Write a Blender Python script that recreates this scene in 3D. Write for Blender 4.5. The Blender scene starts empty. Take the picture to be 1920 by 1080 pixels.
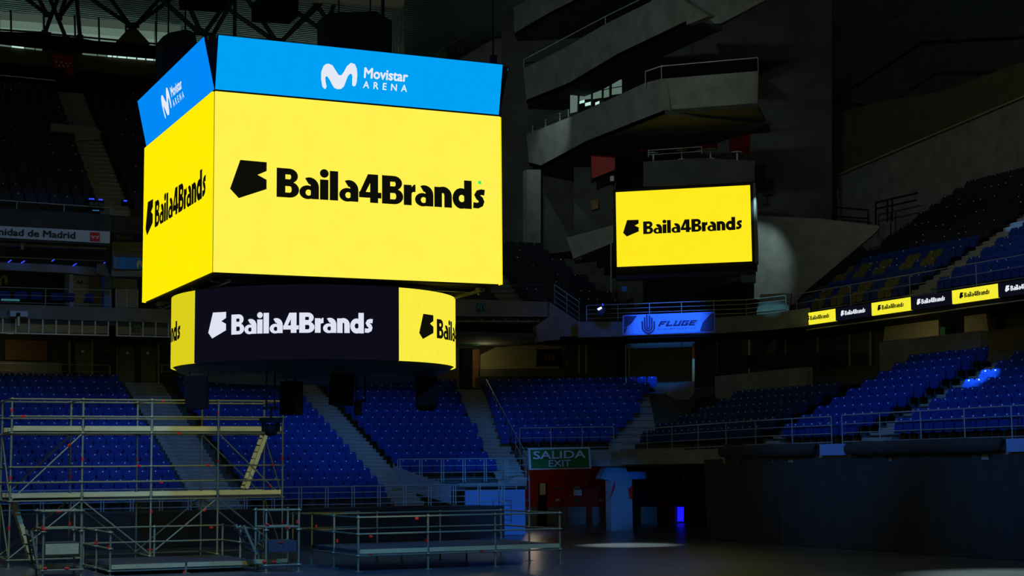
import bpy, math, random
from mathutils import Vector, Matrix
random.seed(7)
S = bpy.context.scene
COL = S.collection

# ------------------------------------------------------------ camera
FPX, PITCH, ROLL, YAW, EYE = 3049.8, .1106, -.0098, .4349, Vector((0, 0, 2.776))
F0 = Vector((math.sin(YAW), math.cos(YAW), 0)); R0 = Vector((math.cos(YAW), -math.sin(YAW), 0)); U0 = Vector((0, 0, 1))
CF = F0*math.cos(PITCH) + U0*math.sin(PITCH); CU0 = -F0*math.sin(PITCH) + U0*math.cos(PITCH)
CR = R0*math.cos(ROLL) + CU0*math.sin(ROLL); CU = -R0*math.sin(ROLL) + CU0*math.cos(ROLL)
cd = bpy.data.cameras.new('camera'); cam = bpy.data.objects.new('camera', cd); COL.objects.link(cam)
cd.sensor_fit = 'HORIZONTAL'; cd.sensor_width = 36; cd.lens = FPX/1920*36; cd.clip_end = 500; cd.clip_start = .1
M3 = Matrix((CR, CU, -CF)).transposed()
cam.matrix_world = Matrix.Translation(EYE) @ M3.to_4x4()
S.camera = cam

# ------------------------------------------------------------ world, light, exposure
S.view_settings.view_transform = 'Standard'; S.view_settings.look = 'None'
S.view_settings.exposure = 0; S.view_settings.gamma = 1; S.view_settings.use_curve_mapping = False
w = bpy.data.worlds.new('dark_hall'); S.world = w; w.use_nodes = True
w.node_tree.nodes['Background'].inputs[0].default_value = (.80, 1.0, .90, 1)
w.node_tree.nodes['Background'].inputs[1].default_value = .042

def spot(name, loc, aim, col, watts, size=40, blend=.6, radius=.25):
    l = bpy.data.lights.new(name, 'SPOT'); l.color = col; l.energy = watts; l.spot_size = math.radians(size)
    l.spot_blend = blend; l.shadow_soft_size = radius
    o = bpy.data.objects.new(name, l); COL.objects.link(o); o.location = loc
    o.rotation_euler = (Vector(aim) - Vector(loc)).to_track_quat('-Z', 'Y').to_euler()
    return o
BLUE = (.025, .27, 1.0)
# unseen blue wash spots, mostly at roof height; the low ones are added fills
for nm, loc, aim, pw, sz in (('blue_wash_back', (8, 51.5, 24.5), (9, 66, 3.0), 8000, 36), ('blue_wash_back', (17, 51.5, 24.5), (17.5, 66, 3.0), 8000, 36),
                             ('blue_wash_back', (25, 51.5, 24.5), (26, 66, 3.0), 7000, 36), ('blue_wash_corner', (28, 50, 24.5), (33.5, 66, 4.3), 5000, 26),
                             ('blue_wash_right', (6, 32, 23), (35.5, 46, 3.8), 22000, 17), ('blue_wash_right', (6, 22, 23), (35.5, 37, 3.8), 26000, 17),
                             ('blue_wash_panels', (18, 22, 25), (28.3, 62.4, 1.2), 42000, 8), ('blue_wash_pillar', (26, 47, 3.4), (34.8, 64, 1.5), 5200, 11),
                             ('blue_wash_floor', (5, 22, 25), (11, 48, 0), 26000, 36), ('blue_wash_floor', (27, 24, 25), (18, 46, 0), 17000, 34),
                             ('blue_wash_low', (7, 27, 5.2), (15, 60.5, 1.9), 3600, 20), ('blue_wash_low', (21, 29, 5.2), (24, 60.5, 1.9), 3600, 20),
                             ('blue_wash_upper', (18, 30, 25), (46.5, 49, 10.5), 6500, 17),
                             ('blue_wash_boxes', (4, 30, 25), (11, 70, 10.5), 5000, 12)):
    spot(nm, loc, aim, BLUE, pw, sz, .8)
# added fill spots: yellow-green onto the scaffold, neutral onto the open floor
spot('scaffold_fill', (4, 37, 19), (10.5, 48.5, 1.5), (.92, 1, .42), 5200, 40, .8, .3)
spot('scaffold_fill_low', (19.5, 36, 2.9), (13.0, 50, 2.7), (.92, 1, .42), 1100, 34, .8, .2)  # second added fill, low, for the scaffold's right half
spot('floor_fill', (18, 20, 22), (24, 41, 0), (.75, 1, .95), 3000, 44, .9, .3)
spot('banner_fill', (30, 50, 18), (38.96, 66.3, 9.5), (.03, .2, 1), 36000, 12, .6)  # added unseen spot that brings out the banner's blue
spot('work_light_corner_wall', (43.0, 64.3, 15.8), (44.9, 68.0, 12.9), (.7, 1, 1), 520, 50, .6, .1)
spot('work_light_balcony', (34.5, 73, 24.5), (38, 76.3, 20.3), (.75, 1, 1), 700, 40, .9, .1)
spot('work_light_pool', (29.2, 53.5, 9), (28.7, 52, 0), (.8, 1, 1), 7500, 26, .8, .1)
spot('work_light_pool_near', (29.5, 33.5, 9), (28.9, 32.2, 0), (.75, 1, 1), 6500, 40, .9, .1)
spot('seat_beam', (20, 26, 22), (37.5, 43.3, 5.6), (.25, .5, 1.0), 260000, 3.2, .7, .05)
spot('seat_beam_upper', (20, 26, 26), (50.3, 55.2, 13.2), (.12, .38, 1.0), 70000, 1.6, .7, .05)
spot('stair_lamp', (40, 58, 15), (43.4, 64.4, 9.9), (.2, .75, 1.0), 1500, 14, .7, .1)
l = bpy.data.lights.new('exit_hall_fill', 'POINT'); l.energy = 24; l.color = (1, .8, .55); l.shadow_soft_size = .2  # added warm point light to make the red exit wall visible
o = bpy.data.objects.new('exit_hall_fill', l); COL.objects.link(o); o.location = (33.2, 69.5, 2.75)
for nm, loc, en in (('concourse_fill_right', (43.2, 55, 7.9), 26), ('concourse_fill_back', (33, 74.4, 8.6), 18), ('concourse_fill_left', (10, 74, 8.4), 7)):  # added warm point lights standing in for the cube's yellow on the walls
    l = bpy.data.lights.new(nm, 'POINT'); l.energy = en; l.color = (1, .88, .45); l.shadow_soft_size = .15
    o = bpy.data.objects.new(nm, l); COL.objects.link(o); o.location = loc
# added greenish fill spots lifting the concrete corner and the upper right wall
spot('concrete_fill_corner', (14, 38, 24), (38, 72, 21), (.78, 1, .9), 9000, 30, .8, .3)
spot('concrete_fill_right', (22, 34, 26), (60, 58, 22), (.85, 1, .85), 5600, 62, .8, .3)
# added area light brightening the roof like daylight; no window stands behind it
l = bpy.data.lights.new('roof_daylight_fill', 'AREA'); l.shape = 'RECTANGLE'; l.size = 46; l.size_y = 1.6; l.energy = 7000; l.color = (.6, 1, .9)
o = bpy.data.objects.new('roof_daylight_fill', l); COL.objects.link(o); o.location = (18, 100.6, 27.4); o.rotation_euler = (math.radians(96), 0, 0)

# ------------------------------------------------------------ materials
def lin(c):
    return tuple((v/12.92 if v <= .04045 else ((v+.055)/1.055)**2.4) for v in [x/255 for x in c])
MATS = {}
def mat(name, rgb, rough=.6, metal=0, var=.12, scale=6.0, bump=0, spec=.4):
    """procedural: base colour broken up by noise, roughness varied"""
    if name in MATS: return MATS[name]
    m = bpy.data.materials.new(name); m.use_nodes = True; nt = m.node_tree; b = nt.nodes['Principled BSDF']
    c = lin(rgb)
    tc = nt.nodes.new('ShaderNodeTexCoord'); nz = nt.nodes.new('ShaderNodeTexNoise')
    nz.inputs['Scale'].default_value = scale; nz.inputs['Detail'].default_value = 4
    nt.links.new(tc.outputs['Object'], nz.inputs['Vector'])
    cr = nt.nodes.new('ShaderNodeValToRGB'); cr.color_ramp.elements[0].position = .3; cr.color_ramp.elements[1].position = .7
    cr.color_ramp.elements[0].color = tuple(x*(1-var) for x in c)+(1,)
    cr.color_ramp.elements[1].color = tuple(min(1, x*(1+var)) for x in c)+(1,)
    nt.links.new(nz.outputs['Fac'], cr.inputs['Fac']); nt.links.new(cr.outputs['Color'], b.inputs['Base Color'])
    b.inputs['Roughness'].default_value = rough; b.inputs['Metallic'].default_value = metal
    b.inputs['Specular IOR Level'].default_value = spec
    if bump:
        bp = nt.nodes.new('ShaderNodeBump'); bp.inputs['Strength'].default_value = bump; bp.inputs['Distance'].default_value = .03
        nt.links.new(nz.outputs['Fac'], bp.inputs['Height']); nt.links.new(bp.outputs['Normal'], b.inputs['Normal'])
    MATS[name] = m; return m
def emit(name, rgb, strength=1.0, pixels=0):
    """self-lit surface: LED screens, lamps, daylit panes"""
    if name in MATS: return MATS[name]
    m = bpy.data.materials.new(name); m.use_nodes = True; nt = m.node_tree
    for n in list(nt.nodes):
        if n.type != 'OUTPUT_MATERIAL': nt.nodes.remove(n)
    out = [n for n in nt.nodes if n.type == 'OUTPUT_MATERIAL'][0]
    e = nt.nodes.new('ShaderNodeEmission'); e.inputs[0].default_value = lin(rgb)+(1,); e.inputs[1].default_value = strength
    if pixels:
        tc = nt.nodes.new('ShaderNodeTexCoord'); nz = nt.nodes.new('ShaderNodeTexNoise'); nz.inputs['Scale'].default_value = pixels
        nz.inputs['Detail'].default_value = 6
        nt.links.new(tc.outputs['Object'], nz.inputs['Vector'])
        mr = nt.nodes.new('ShaderNodeMapRange'); mr.inputs['To Min'].default_value = strength*.94; mr.inputs['To Max'].default_value = strength*1.06
        nt.links.new(nz.outputs['Fac'], mr.inputs['Value']); nt.links.new(mr.outputs['Result'], e.inputs[1])
    nt.links.new(e.outputs[0], out.inputs[0]); MATS[name] = m; return m
def glass(name, rgb, rough=.1):
    if name in MATS: return MATS[name]
    m = mat(name, rgb, rough, 0, .05, 3, 0, .8); return m

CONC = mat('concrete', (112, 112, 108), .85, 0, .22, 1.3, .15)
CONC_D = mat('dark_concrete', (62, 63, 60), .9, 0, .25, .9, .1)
CREAM = mat('cream_plaster', (150, 142, 104), .8, 0, .08, 1.5)
OLIVE = mat('olive_panel', (76, 72, 48), .8, 0, .12, 1.2)
BROWN = mat('brown_wood', (104, 72, 38), .6, 0, .2, 3)
BLACK = mat('matt_black', (11, 11, 12), .85, 0, .2, 5, 0, .15)
CLOTH = mat('black_drape', (34, 36, 36), .95, 0, .2, 4)
STEEL = mat('galvanised_steel', (132, 134, 104), .45, .25, .12, 9)
DSTEEL = mat('dark_painted_steel', (58, 68, 72), .5, .4, .15, 5)
RAILM = mat('grey_rail_paint', (140, 146, 150), .4, .3, .1, 6)
ALU = mat('aluminium_plank', (196, 186, 132), .5, .3, .12, 4)
DECK = mat('stage_ply', (58, 60, 66), .6, 0, .15, 2.5)
TAPE = mat('red_tape', (215, 36, 20), .5, 0, .05, 8)
REDW = mat('red_panel', (150, 26, 14), .6, 0, .15, 2)
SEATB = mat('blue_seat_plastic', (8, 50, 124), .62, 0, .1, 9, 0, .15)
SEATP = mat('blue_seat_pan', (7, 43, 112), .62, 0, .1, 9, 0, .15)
SEATD = mat('dark_shaded_seat', (16, 22, 40), .5, 0, .1, 9)  # darkened seat tone; dimness of upper tiers and lobby put into the colour
SEATY = mat('beige_seat_plastic', (84, 78, 44), .6, 0, .1, 9)
PLATE = mat('white_number_plate', (225, 228, 230), .35, 0, .04, 8)
BRACK = mat('black_bracket', (20, 22, 26), .5, .3, .1, 8)
STEP = mat('grey_step_tile', (118, 118, 112), .8, 0, .2, 3)
STEPN = mat('pale_step_nosing', (168, 168, 160), .7, 0, .1, 3)
GLASSD = glass('dark_glazing', (22, 26, 34), .4)
FLOORM = mat('polished_floor', (74, 76, 78), .28, 0, .2, .5, 0, .5)
BANW = mat('white_banner', (200, 204, 206), .6, 0, .04, 2)
BANB = mat('blue_banner', (38, 128, 210), .6, 0, .04, 2)
INK = mat('black_ink', (18, 18, 20), .6, 0, .05, 4)
GREYM = mat('grey_metal_door', (120, 126, 122), .45, .2, .15, 2)
PANELB = mat('pale_blue_panel', (96, 128, 176), .6, 0, .08, 1.5)
WHITEP = mat('white_paint', (176, 180, 184), .6, 0, .06, 2)
GREENS = mat('green_sign', (8, 92, 40), .5, 0, .06, 4)
ROOFM = mat('corrugated_roof', (118, 138, 134), .5, .2, .2, 1.0)
Y_FRONT = emit('led_yellow_front', (255, 242, 80), 1.0, 1.6)
Y_SIDE = emit('led_yellow_side', (252, 232, 4), 1.05, 1.6)
Y_FAR = emit('led_yellow_corner_screen', (253, 231, 30), 1.03, 1.2)
Y_DRUM = emit('led_yellow_drum', (250, 236, 66), 1.0, 5)
Y_DRUM2 = emit('led_yellow_drum_side', (224, 212, 30), .95, 5)
Y_RIB = emit('led_yellow_ribbon', (246, 236, 52), 1.0, 3)
B_FRONT = emit('led_blue_front', (0, 160, 243), 1.0, 3)
B_SIDE = emit('led_blue_side', (0, 137, 246), 1.0, 3)
L_WHITE = emit('led_white', (228, 234, 246), 1.0)
L_GREY = emit('led_white_drum', (224, 226, 242), 1.0)
L_BLACK = emit('led_black', (14, 14, 8), 1.0)
L_NIGHT = emit('led_dark_content', (12, 13, 24), 1.0)
L_GREEN = emit('led_stuck_green', (20, 240, 110), 1.0)
LAMPB = emit('lamp_blue_glow', (40, 60, 255), 1.8)
LAMPW = emit('lamp_blue_hot', (150, 160, 255), 14.0)
DAY = emit('daylight_pane', (88, 108, 98), 1, 2)
DAY1 = emit('dim_daylight_pane', (58, 70, 62), 1, 2)
DAY2 = emit('mid_daylight_pane', (106, 130, 118), 1, 2)
DAYB = emit('bright_daylight_pane', (190, 228, 218), 1.0, 6)

# ------------------------------------------------------------ helpers
def ray(px, py): return (CF*FPX + CR*(px-960) - CU*(py-540)).normalized()
CN = Vector((.64, .768, 0)).normalized()              # normal of the chamfered corner (pointing away)
CD = Vector((CN.y, -CN.x, 0))                         # along the chamfer, towards the right
def at(px, py, x=None, y=None, z=None, c=None):
    d = ray(px, py)
    if x is not None: t = (x-EYE.x)/d.x
    elif y is not None: t = (y-EYE.y)/d.y
    elif z is not None: t = (z-EYE.z)/d.z
    else: t = (c-CN.dot(EYE))/CN.dot(d)
    return EYE + d*t
WL = {}
def setp(o, label=None, cat=None, group=None, kind=None):
    if label: o['label'] = label
    if cat: o['category'] = cat
    if group: o['group'] = group
    if kind: o['kind'] = kind
    return o
def thing(name, loc, label=None, cat=None, group=None, kind=None):
    o = bpy.data.objects.new(name, None); COL.objects.link(o); o.location = loc; o.empty_display_size = .2
    WL[o.name] = Vector(loc); return setp(o, label, cat, group, kind)
def link(name, me, parent=None, loc=None, mtx=None):
    o = bpy.data.objects.new(name, me); COL.objects.link(o)
    if mtx is None: mtx = Matrix.Translation(loc if loc is not None else Vector())
    W = mtx.translation.copy()
    if parent is not None:
        o.parent = parent; mtx = Matrix.Translation(-WL[parent.name]) @ mtx
    o.matrix_local = mtx; WL[o.name] = W
    return o
class MB:
    def __init__(s): s.v = []; s.f = []; s.m = []; s.k = 0
    def add(s, vs, fs):
        n = len(s.v); s.v += [Vector(a) for a in vs]; s.f += [[i+n for i in f] for f in fs]; s.m += [s.k]*len(fs); return s
    def box(s, x0, x1, y0, y1, z0, z1):
        if x0 > x1: x0, x1 = x1, x0
        if y0 > y1: y0, y1 = y1, y0
        if z0 > z1: z0, z1 = z1, z0
        return s.add([(x, y, z) for z in (z0, z1) for y in (y0, y1) for x in (x0, x1)],
                     [(0, 2, 3, 1), (4, 5, 7, 6), (0, 1, 5, 4), (2, 6, 7, 3), (0, 4, 6, 2), (1, 3, 7, 5)])
    def obox(s, c, a, b, n):
        c, a, b, n = map(Vector, (c, a, b, n)); vs = [c+a*i+b*j+n*k for k in (-1, 1) for j in (-1, 1) for i in (-1, 1)]
        return s.add(vs, [(0, 2, 3, 1), (4, 5, 7, 6), (0, 1, 5, 4), (2, 6, 7, 3), (0, 4, 6, 2), (1, 3, 7, 5)])
    def prism(s, pts, ext):
        pts = [Vector(p) for p in pts]; e = Vector(ext); n = len(pts)
        return s.add(pts + [p+e for p in pts], [list(range(n)), list(range(2*n-1, n-1, -1))] + [((i+1) % n, i, i+n, (i+1) % n+n) for i in range(n)])
    def tube(s, p, q, r, n=6, r2=None):
        p, q = Vector(p), Vector(q); d = (q-p).normalized(); a = d.orthogonal().normalized(); b = d.cross(a); r2 = r if r2 is None else r2
        vs = [p+(a*math.cos(t)+b*math.sin(t))*r for t in [2*math.pi*i/n for i in range(n)]] + \
             [q+(a*math.cos(t)+b*math.sin(t))*r2 for t in [2*math.pi*i/n for i in range(n)]]
        return s.add(vs, [list(range(n-1, -1, -1)), list(range(n, 2*n))] + [(i, (i+1) % n, (i+1) % n+n, i+n) for i in range(n)])
    def lathe(s, c, prof, n=16):
        c = Vector(c); vs = []
        for r, z in prof: vs += [c+Vector((r*math.cos(2*math.pi*i/n), r*math.sin(2*math.pi*i/n), z)) for i in range(n)]
        fs = [(j*n+i, j*n+(i+1) % n, (j+1)*n+(i+1) % n, (j+1)*n+i) for j in range(len(prof)-1) for i in range(n)]
        fs += [list(range(n-1, -1, -1)), list(range((len(prof)-1)*n, len(prof)*n))]
        return s.add(vs, fs)
    def mesh(s, name, mats, off=Vector(), smooth=False):
        me = bpy.data.meshes.new(name); me.from_pydata([tuple(v-off) for v in s.v], [], s.f)
        for m in (mats if isinstance(mats, (list, tuple)) else [mats]): me.materials.append(m)
        if any(s.m): me.polygons.foreach_set('material_index', s.m)
        if smooth: me.polygons.foreach_set('use_smooth', [True]*len(me.polygons))
        me.update(); return me
    def build(s, name, mats, parent=None, smooth=False, **kw):
        xs = [v.x for v in s.v]; ys = [v.y for v in s.v]; zs = [v.z for v in s.v]
        base = Vector(((min(xs)+max(xs))/2, (min(ys)+max(ys))/2, min(zs)))
        o = link(name, s.mesh(name, mats, base, smooth), parent, base)
        return setp(o, **kw)
def slab(name, pix, plane, thick, m, parent=None, **kw):
    """a flat piece of architecture: outline on a real plane, given thickness away from the hall"""
    pts = [at(px, py, **plane) for px, py in pix]
    k = list(plane)[0]; n = {'x': Vector((1, 0, 0)), 'y': Vector((0, 1, 0)), 'z': Vector((0, 0, 1)), 'c': CN}[k]
    return MB().prism(pts, n*thick).build(name, m, parent, **kw)
TUBE = {}
def tube_part(name, p, q, r, m, parent, n=6):
    """tube piece sharing one unit mesh per material"""
    key = (m.name, n)
    if key not in TUBE:
        TUBE[key] = MB().tube((0, 0, 0), (0, 0, 1), 1, n).mesh('tube_'+m.name, m)
    p, q = Vector(p), Vector(q); d = q-p
    rot = d.to_track_quat('Z', 'Y').to_matrix().to_4x4()
    return link(name, TUBE[key], parent, mtx=Matrix.Translation(p) @ rot @ Matrix.Diagonal((r, r, d.length, 1)))
BOXM = {}
def box_part(name, x0, x1, y0, y1, z0, z1, m, parent, **kw):
    if m.name not in BOXM: BOXM[m.name] = MB().box(-.5, .5, -.5, .5, 0, 1).mesh('box_'+m.name, m)
    mt = Matrix.Translation(((x0+x1)/2, (y0+y1)/2, min(z0, z1))) @ Matrix.Diagonal((abs(x1-x0), abs(y1-y0), abs(z1-z0), 1))
    return setp(link(name, BOXM[m.name], parent, mtx=mt), **kw)

# ------------------------------------------------------------ lettering
def rect(x0, y0, x1, y1): return [[(x0, y0), (x1, y0), (x1, y1), (x0, y1)]]
def strip(cx, cy, ro, ri, a0, a1, n=10, ic=None):
    ix, iy = ic or (cx, cy); out = []
    A = [math.radians(a0+(a1-a0)*i/n) for i in range(n+1)]
    for a, b in zip(A, A[1:]):
        out.append([(ix+ri[0]*math.cos(a), iy+ri[1]*math.sin(a)), (cx+ro[0]*math.cos(a), cy+ro[1]*math.sin(a)),
                    (cx+ro[0]*math.cos(b), cy+ro[1]*math.sin(b)), (ix+ri[0]*math.cos(b), iy+ri[1]*math.sin(b))])
    return out
def ribbon(path, wd):
    P = [Vector(p) for p in path]; L = []; 
    for i, p in enumerate(P):
        d = (P[min(i+1, len(P)-1)]-P[max(i-1, 0)]).normalized(); nrm = Vector((-d.y, d.x))*wd/2
        L.append((p+nrm, p-nrm))
    return [[tuple(L[i][0]), tuple(L[i][1]), tuple(L[i+1][1]), tuple(L[i+1][0])] for i in range(len(L)-1)]
G = {
 'B': rect(0, 0, .29, 1)+rect(.2, 0, .45, .17)+rect(.2, .39, .45, .55)+rect(.2, .5, .43, .63)+rect(.2, .79, .43, 1)
      + strip(.44, .275, (.31, .275), (.06, .11), -90, 90, ic=(.44, .28))+strip(.42, .745, (.29, .255), (.06, .09), -90, 90, ic=(.42, .71)),
 'a': rect(.385, 0, .66, .42)+strip(.34, .41, (.32, .335), (.045, .1), 0, 118)+strip(.28, .225, (.28, .24), (.1, .105), 0, 360, 18, (.31, .215)),
 'i': rect(0, 0, .285, .7)+strip(.143, .915, (.15, .15), (0, 0), 0, 360, 16),
 'l': rect(0, 0, .285, 1.02),
 '4': rect(.385, 0, .665, 1)+rect(0, .17, .78, .37)+[[(0, .3), (.2, .3), (.4, .72), (.4, 1), (.31, 1)]],
 'r': rect(0, 0, .28, .72)+[[(.26, .36), (.31, .47), (.42, .48), (.42, .745), (.35, .73), (.26, .62)]],
 'n': rect(0, 0, .275, .72)+rect(.36, 0, .635, .42)+strip(.315, .41, (.32, .33), (.045, .1), 0, 125),
 'd': rect(.425, 0, .705, 1.02)+strip(.325, .36, (.325, .375), (.11, .13), 0, 360, 18, (.34, .36)),
 's': ribbon([(.45, .62), (.33, .635), (.22, .6), (.17, .52), (.22, .44), (.3, .38), (.34, .29), (.31, .2), (.2, .14), (.03, .15)], .21),
}
ADV = [('B', 0), ('a', .80), ('i', 1.535), ('l', 1.885), ('a', 2.225), ('4', 2.945), ('B', 3.79), ('r', 4.60), ('a', 5.02), ('n', 5.755), ('d', 6.45), ('s', 7.22)]
EMB = [(-1.276, 1.176), (-.36, 1.16), (-.36, .86), (-.676, .708), (-.36, .56), (-.36, .24), (-1.316, -.126), (-1.616, .174)]
WORD = [[(x*1.055+dx-.01, y) for x, y in poly] for g, dx in ADV for poly in G[g]]
LOGO_W = 7.68
def flat(name, polys, fmap, m, parent, lift=None, **kw):
    mb = MB(); n = max(1, len(polys)//8)
    for i, p in enumerate(polys):
        e = lift*(i//n*.0015) if lift is not None else Vector()
        mb.add([fmap(u, v)+e for u, v in p], [list(range(len(p)))])
    return mb.build(name, m, parent, **kw)
def brand(fmap, m, parent, clip=None):
    """slanted flag emblem and the heavy word beside it; fmap takes cap-height units"""
    cl = (lambda ps: [q for q in ps if clip(sum(a for a, _ in q)/len(q))]) if clip else (lambda ps: ps)
    emb = [EMB[:3]+[EMB[3]]+EMB[4:]]
    emb = [[EMB[0], EMB[1], EMB[2], EMB[3]], [EMB[0], EMB[3], EMB[6], EMB[7]], [EMB[3], EMB[4], EMB[5], EMB[6]]]
    if cl(emb): flat('emblem', cl(emb), fmap, m, parent)
    if cl(WORD): flat('lettering', cl(WORD), fmap, m, parent)
def letters(polys):
    """group the faces of a word into its separate letters"""
    out = []; end = -1e9
    for p in sorted(polys, key=lambda q: min(x for x, _ in q)):
        if min(x for x, _ in p) > end+1e-4: out.append([])
        out[-1].append(p); end = max(end, max(x for x, _ in p))
    return out
def text_polys(s, bold=0.0, width=None, height=None, space=1.0):
    cu = bpy.data.curves.new('txt', 'FONT'); cu.body = s; cu.size = 1; cu.resolution_u = 3; cu.space_character = space
    o = bpy.data.objects.new('txt', cu); COL.objects.link(o)
    dg = bpy.context.evaluated_depsgraph_get(); me = bpy.data.meshes.new_from_object(o.evaluated_get(dg))
    V = [(v.co.x, v.co.y) for v in me.vertices]; P = [[V[i] for i in p.vertices] for p in me.polygons]
    bpy.data.objects.remove(o); bpy.data.curves.remove(cu); bpy.data.meshes.remove(me)
    x0 = min(v[0] for v in V); x1 = max(v[0] for v in V); y0 = min(v[1] for v in V); y1 = max(v[1] for v in V)
    sx = (width/(x1-x0)) if width else 1; sy = (height/(y1-y0)) if height else sx
    out = [[((x-x0)*sx, (y-y0)*sy) for x, y in p] for p in P]
    if bold:
        bx, by = bold*sx, bold*sy
        out = [[(x+dx, y+dy) for x, y in p] for dx, dy in ((-bx, 0), (bx, 0), (0, by), (0, -by), (bx*.7, by*.7), (-bx*.7, by*.7), (bx*.7, -by*.7), (-bx*.7, -by*.7)) for p in out]
    return out
def frame(o, r, u):
    o, r, u = Vector(o), Vector(r), Vector(u)
    return lambda a, b: o+r*a+u*b
# ------------------------------------------------------------ floor and hall shell
def struct(o): o['kind'] = 'structure'; return o
struct(MB().box(-30, 60, -6, 62.4, -.3, 0).build('floor', FLOORM))
struct(MB().box(26, 60, 62.4, 90, -.3, 0).build('floor_exit', FLOORM))
struct(MB().box(-30, 90, 101, 101.6, 0, 32).build('wall_back', CONC_D))
struct(MB().box(66, 66.6, -6, 101, 0, 32).build('wall_right', CONC_D))
roof = struct(MB().box(-30, 66, 40, 101, 28.9, 29.4).build('ceiling', ROOFM))
rm = MB().box(-.5, .5, -.07, .07, -.14, 0).mesh('roof_rib', ROOFM)
y = 76.0
for i in range(62):                                     # corrugations one can tell apart
    link('roof_rib', rm, roof, mtx=Matrix.Translation((17, y+i*.4, 28.9)) @ Matrix.Diagonal((70, 1.6, 1.6, 1)))

# ------------------------------------------------------------ the hanging video cube
CX, CY, CZ, CH, CS = 10.575, 41.147, 7.893, 4.79, 8.2
cc = Vector((CX+CS/2, CY+CS/2, CZ))
cube = thing('video_cube', (cc.x, cc.y, 5.6), 'huge four-sided yellow video cube with blue crown and round screen ring, hanging centre', 'video screen')
MB().box(CX+.05, CX+CS-.05, CY+.05, CY+CS-.05, CZ-.02, CZ+CH+1.3).build('cabinet', BLACK, cube)
faces = [  # origin bottom-left as seen from outside, right, outward normal, lit materials
    (Vector((CX, CY, CZ)), Vector((1, 0, 0)), Vector((0, -1, 0)), Y_FRONT, B_FRONT),
    (Vector((CX, CY+CS, CZ)), Vector((0, -1, 0)), Vector((-1, 0, 0)), Y_SIDE, B_SIDE),
    (Vector((CX+CS, CY, CZ)), Vector((0, 1, 0)), Vector((1, 0, 0)), Y_SIDE, B_SIDE),
    (Vector((CX+CS, CY+CS, CZ)), Vector((-1, 0, 0)), Vector((0, 1, 0)), Y_FRONT, B_FRONT)]
pB = at(517.5, 373.7, y=CY); pS = at(906.5, 398.5, y=CY)
capu = (pS.x-pB.x)/LOGO_W; u0, v0 = pB.x-CX, (pB.z+at(906.5, 396, y=CY).z)/2-CZ+.04
HB, LEAN = 1.42, .30
# the wavy letter emblem, traced on the blue front panel
MO = [(22, 985), (8, 900), (10, 820), (35, 755), (62, 734), (90, 728), (135, 745), (170, 800), (205, 855), (235, 860), (262, 825), (300, 755), (345, 718), (390, 735), (412, 790), (416, 860), (408, 940), (395, 978), (375, 985), (357, 970), (358, 920), (360, 870), (352, 845), (335, 843), (310, 870), (290, 920), (265, 985), (235, 1012), (195, 1017), (155, 1000), (130, 960), (105, 910), (80, 875), (65, 868), (55, 885), (60, 935), (70, 985), (62, 1008), (45, 1013)]
tn = Vector((0, HB, LEAN)).normalized()                # tilted panel normal (front)
tp = Vector((CX, CY, CZ+CH))
def on_blue(px, py):
    d = ray(px, py); n = Vector((0, HB, LEAN)).normalized(); p = EYE + d*((tp-EYE).dot(n)/d.dot(n))
    return (p.x-CX, (p.z-tp.z)/HB*math.hypot(HB, LEAN))
M_UV = [on_blue(600+a/6, b/6) for a, b in MO]
tL, tR = on_blue(682, 148.3), on_blue(763, 154.8); tA, tAr = on_blue(680, 167), on_blue(762, 173.8)
mov = text_polys('Movistar', .03, width=tR[0]-tL[0], height=.27)
are = text_polys('ARENA', .022, width=tAr[0]-tA[0], height=.18, space=1.9)
for o, r, n, ym, bm in faces:
    sc = MB().obox(o+r*CS/2+Vector((0, 0, CH/2))+n*.03, r*(CS/2-.012), Vector((0, 0, CH/2-.012)), n*.03).build('main_screen', ym, cube)
    f = frame(o+n*.075, r, (0, 0, 1))
    brand(lambda a, b: f(u0+a*capu, v0+b*capu), L_BLACK, sc)
    if ym is Y_FRONT and n.y < 0:
        g = at(897.3, 343.2, y=CY); MB().box(g.x-.04, g.x+.04, CY-.085, CY-.07, g.z-.04, g.z+.04).build('stuck_pixel_block', L_GREEN, sc, label='small bright green square')
    up = (Vector((0, 0, HB))+n*LEAN); L = up.length; up = up.normalized(); nn = (n*HB-Vector((0, 0, LEAN))).normalized()
    ob = o+Vector((0, 0, CH+.03))
    bp_ = MB().obox(ob+r*CS/2+up*L/2-nn*.005, r*(CS/2-.02), up*(L/2-.02), nn*.005).build('crown_screen', bm, cube)
    MB().obox(ob+r*CS/2+up*L/2-nn*.055, r*(CS/2), up*L/2, nn*.04).build('crown_backing', BLACK, cube)
    fb = frame(ob+nn*.03, r, up)
    flat('wave_emblem', [M_UV], fb, L_WHITE, bp_)
    flat('lettering', [[(x+tL[0], y_+(tL[1]+tR[1])/2) for x, y_ in p] for p in mov], fb, L_WHITE, bp_)
    for lt in letters(are): flat('small_letter', [[(x+tA[0], y_+(tA[1]+tAr[1])/2) for x, y_ in p] for p in lt], fb, L_WHITE, bp_)
# dark wedges that close the corners between the leaning crown screens
for sx, sy in ((0, 0), (1, 0), (0, 1), (1, 1)):
    a = Vector((CX+CS*sx, CY+CS*sy, CZ+CH+.03)); ox, oy = (LEAN if sx else -LEAN), (LEAN if sy else -LEAN); k = .93
    MB().add([a, a+Vector((ox*k, 0, HB*k)), a+Vector((0, oy*k, HB*k)), a+Vector((-ox*.5, -oy*.5, HB*k))], [(0, 1, 2), (0, 2, 3), (0, 3, 1), (1, 3, 2)]).build('corner_filler', BLACK, cube)
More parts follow.
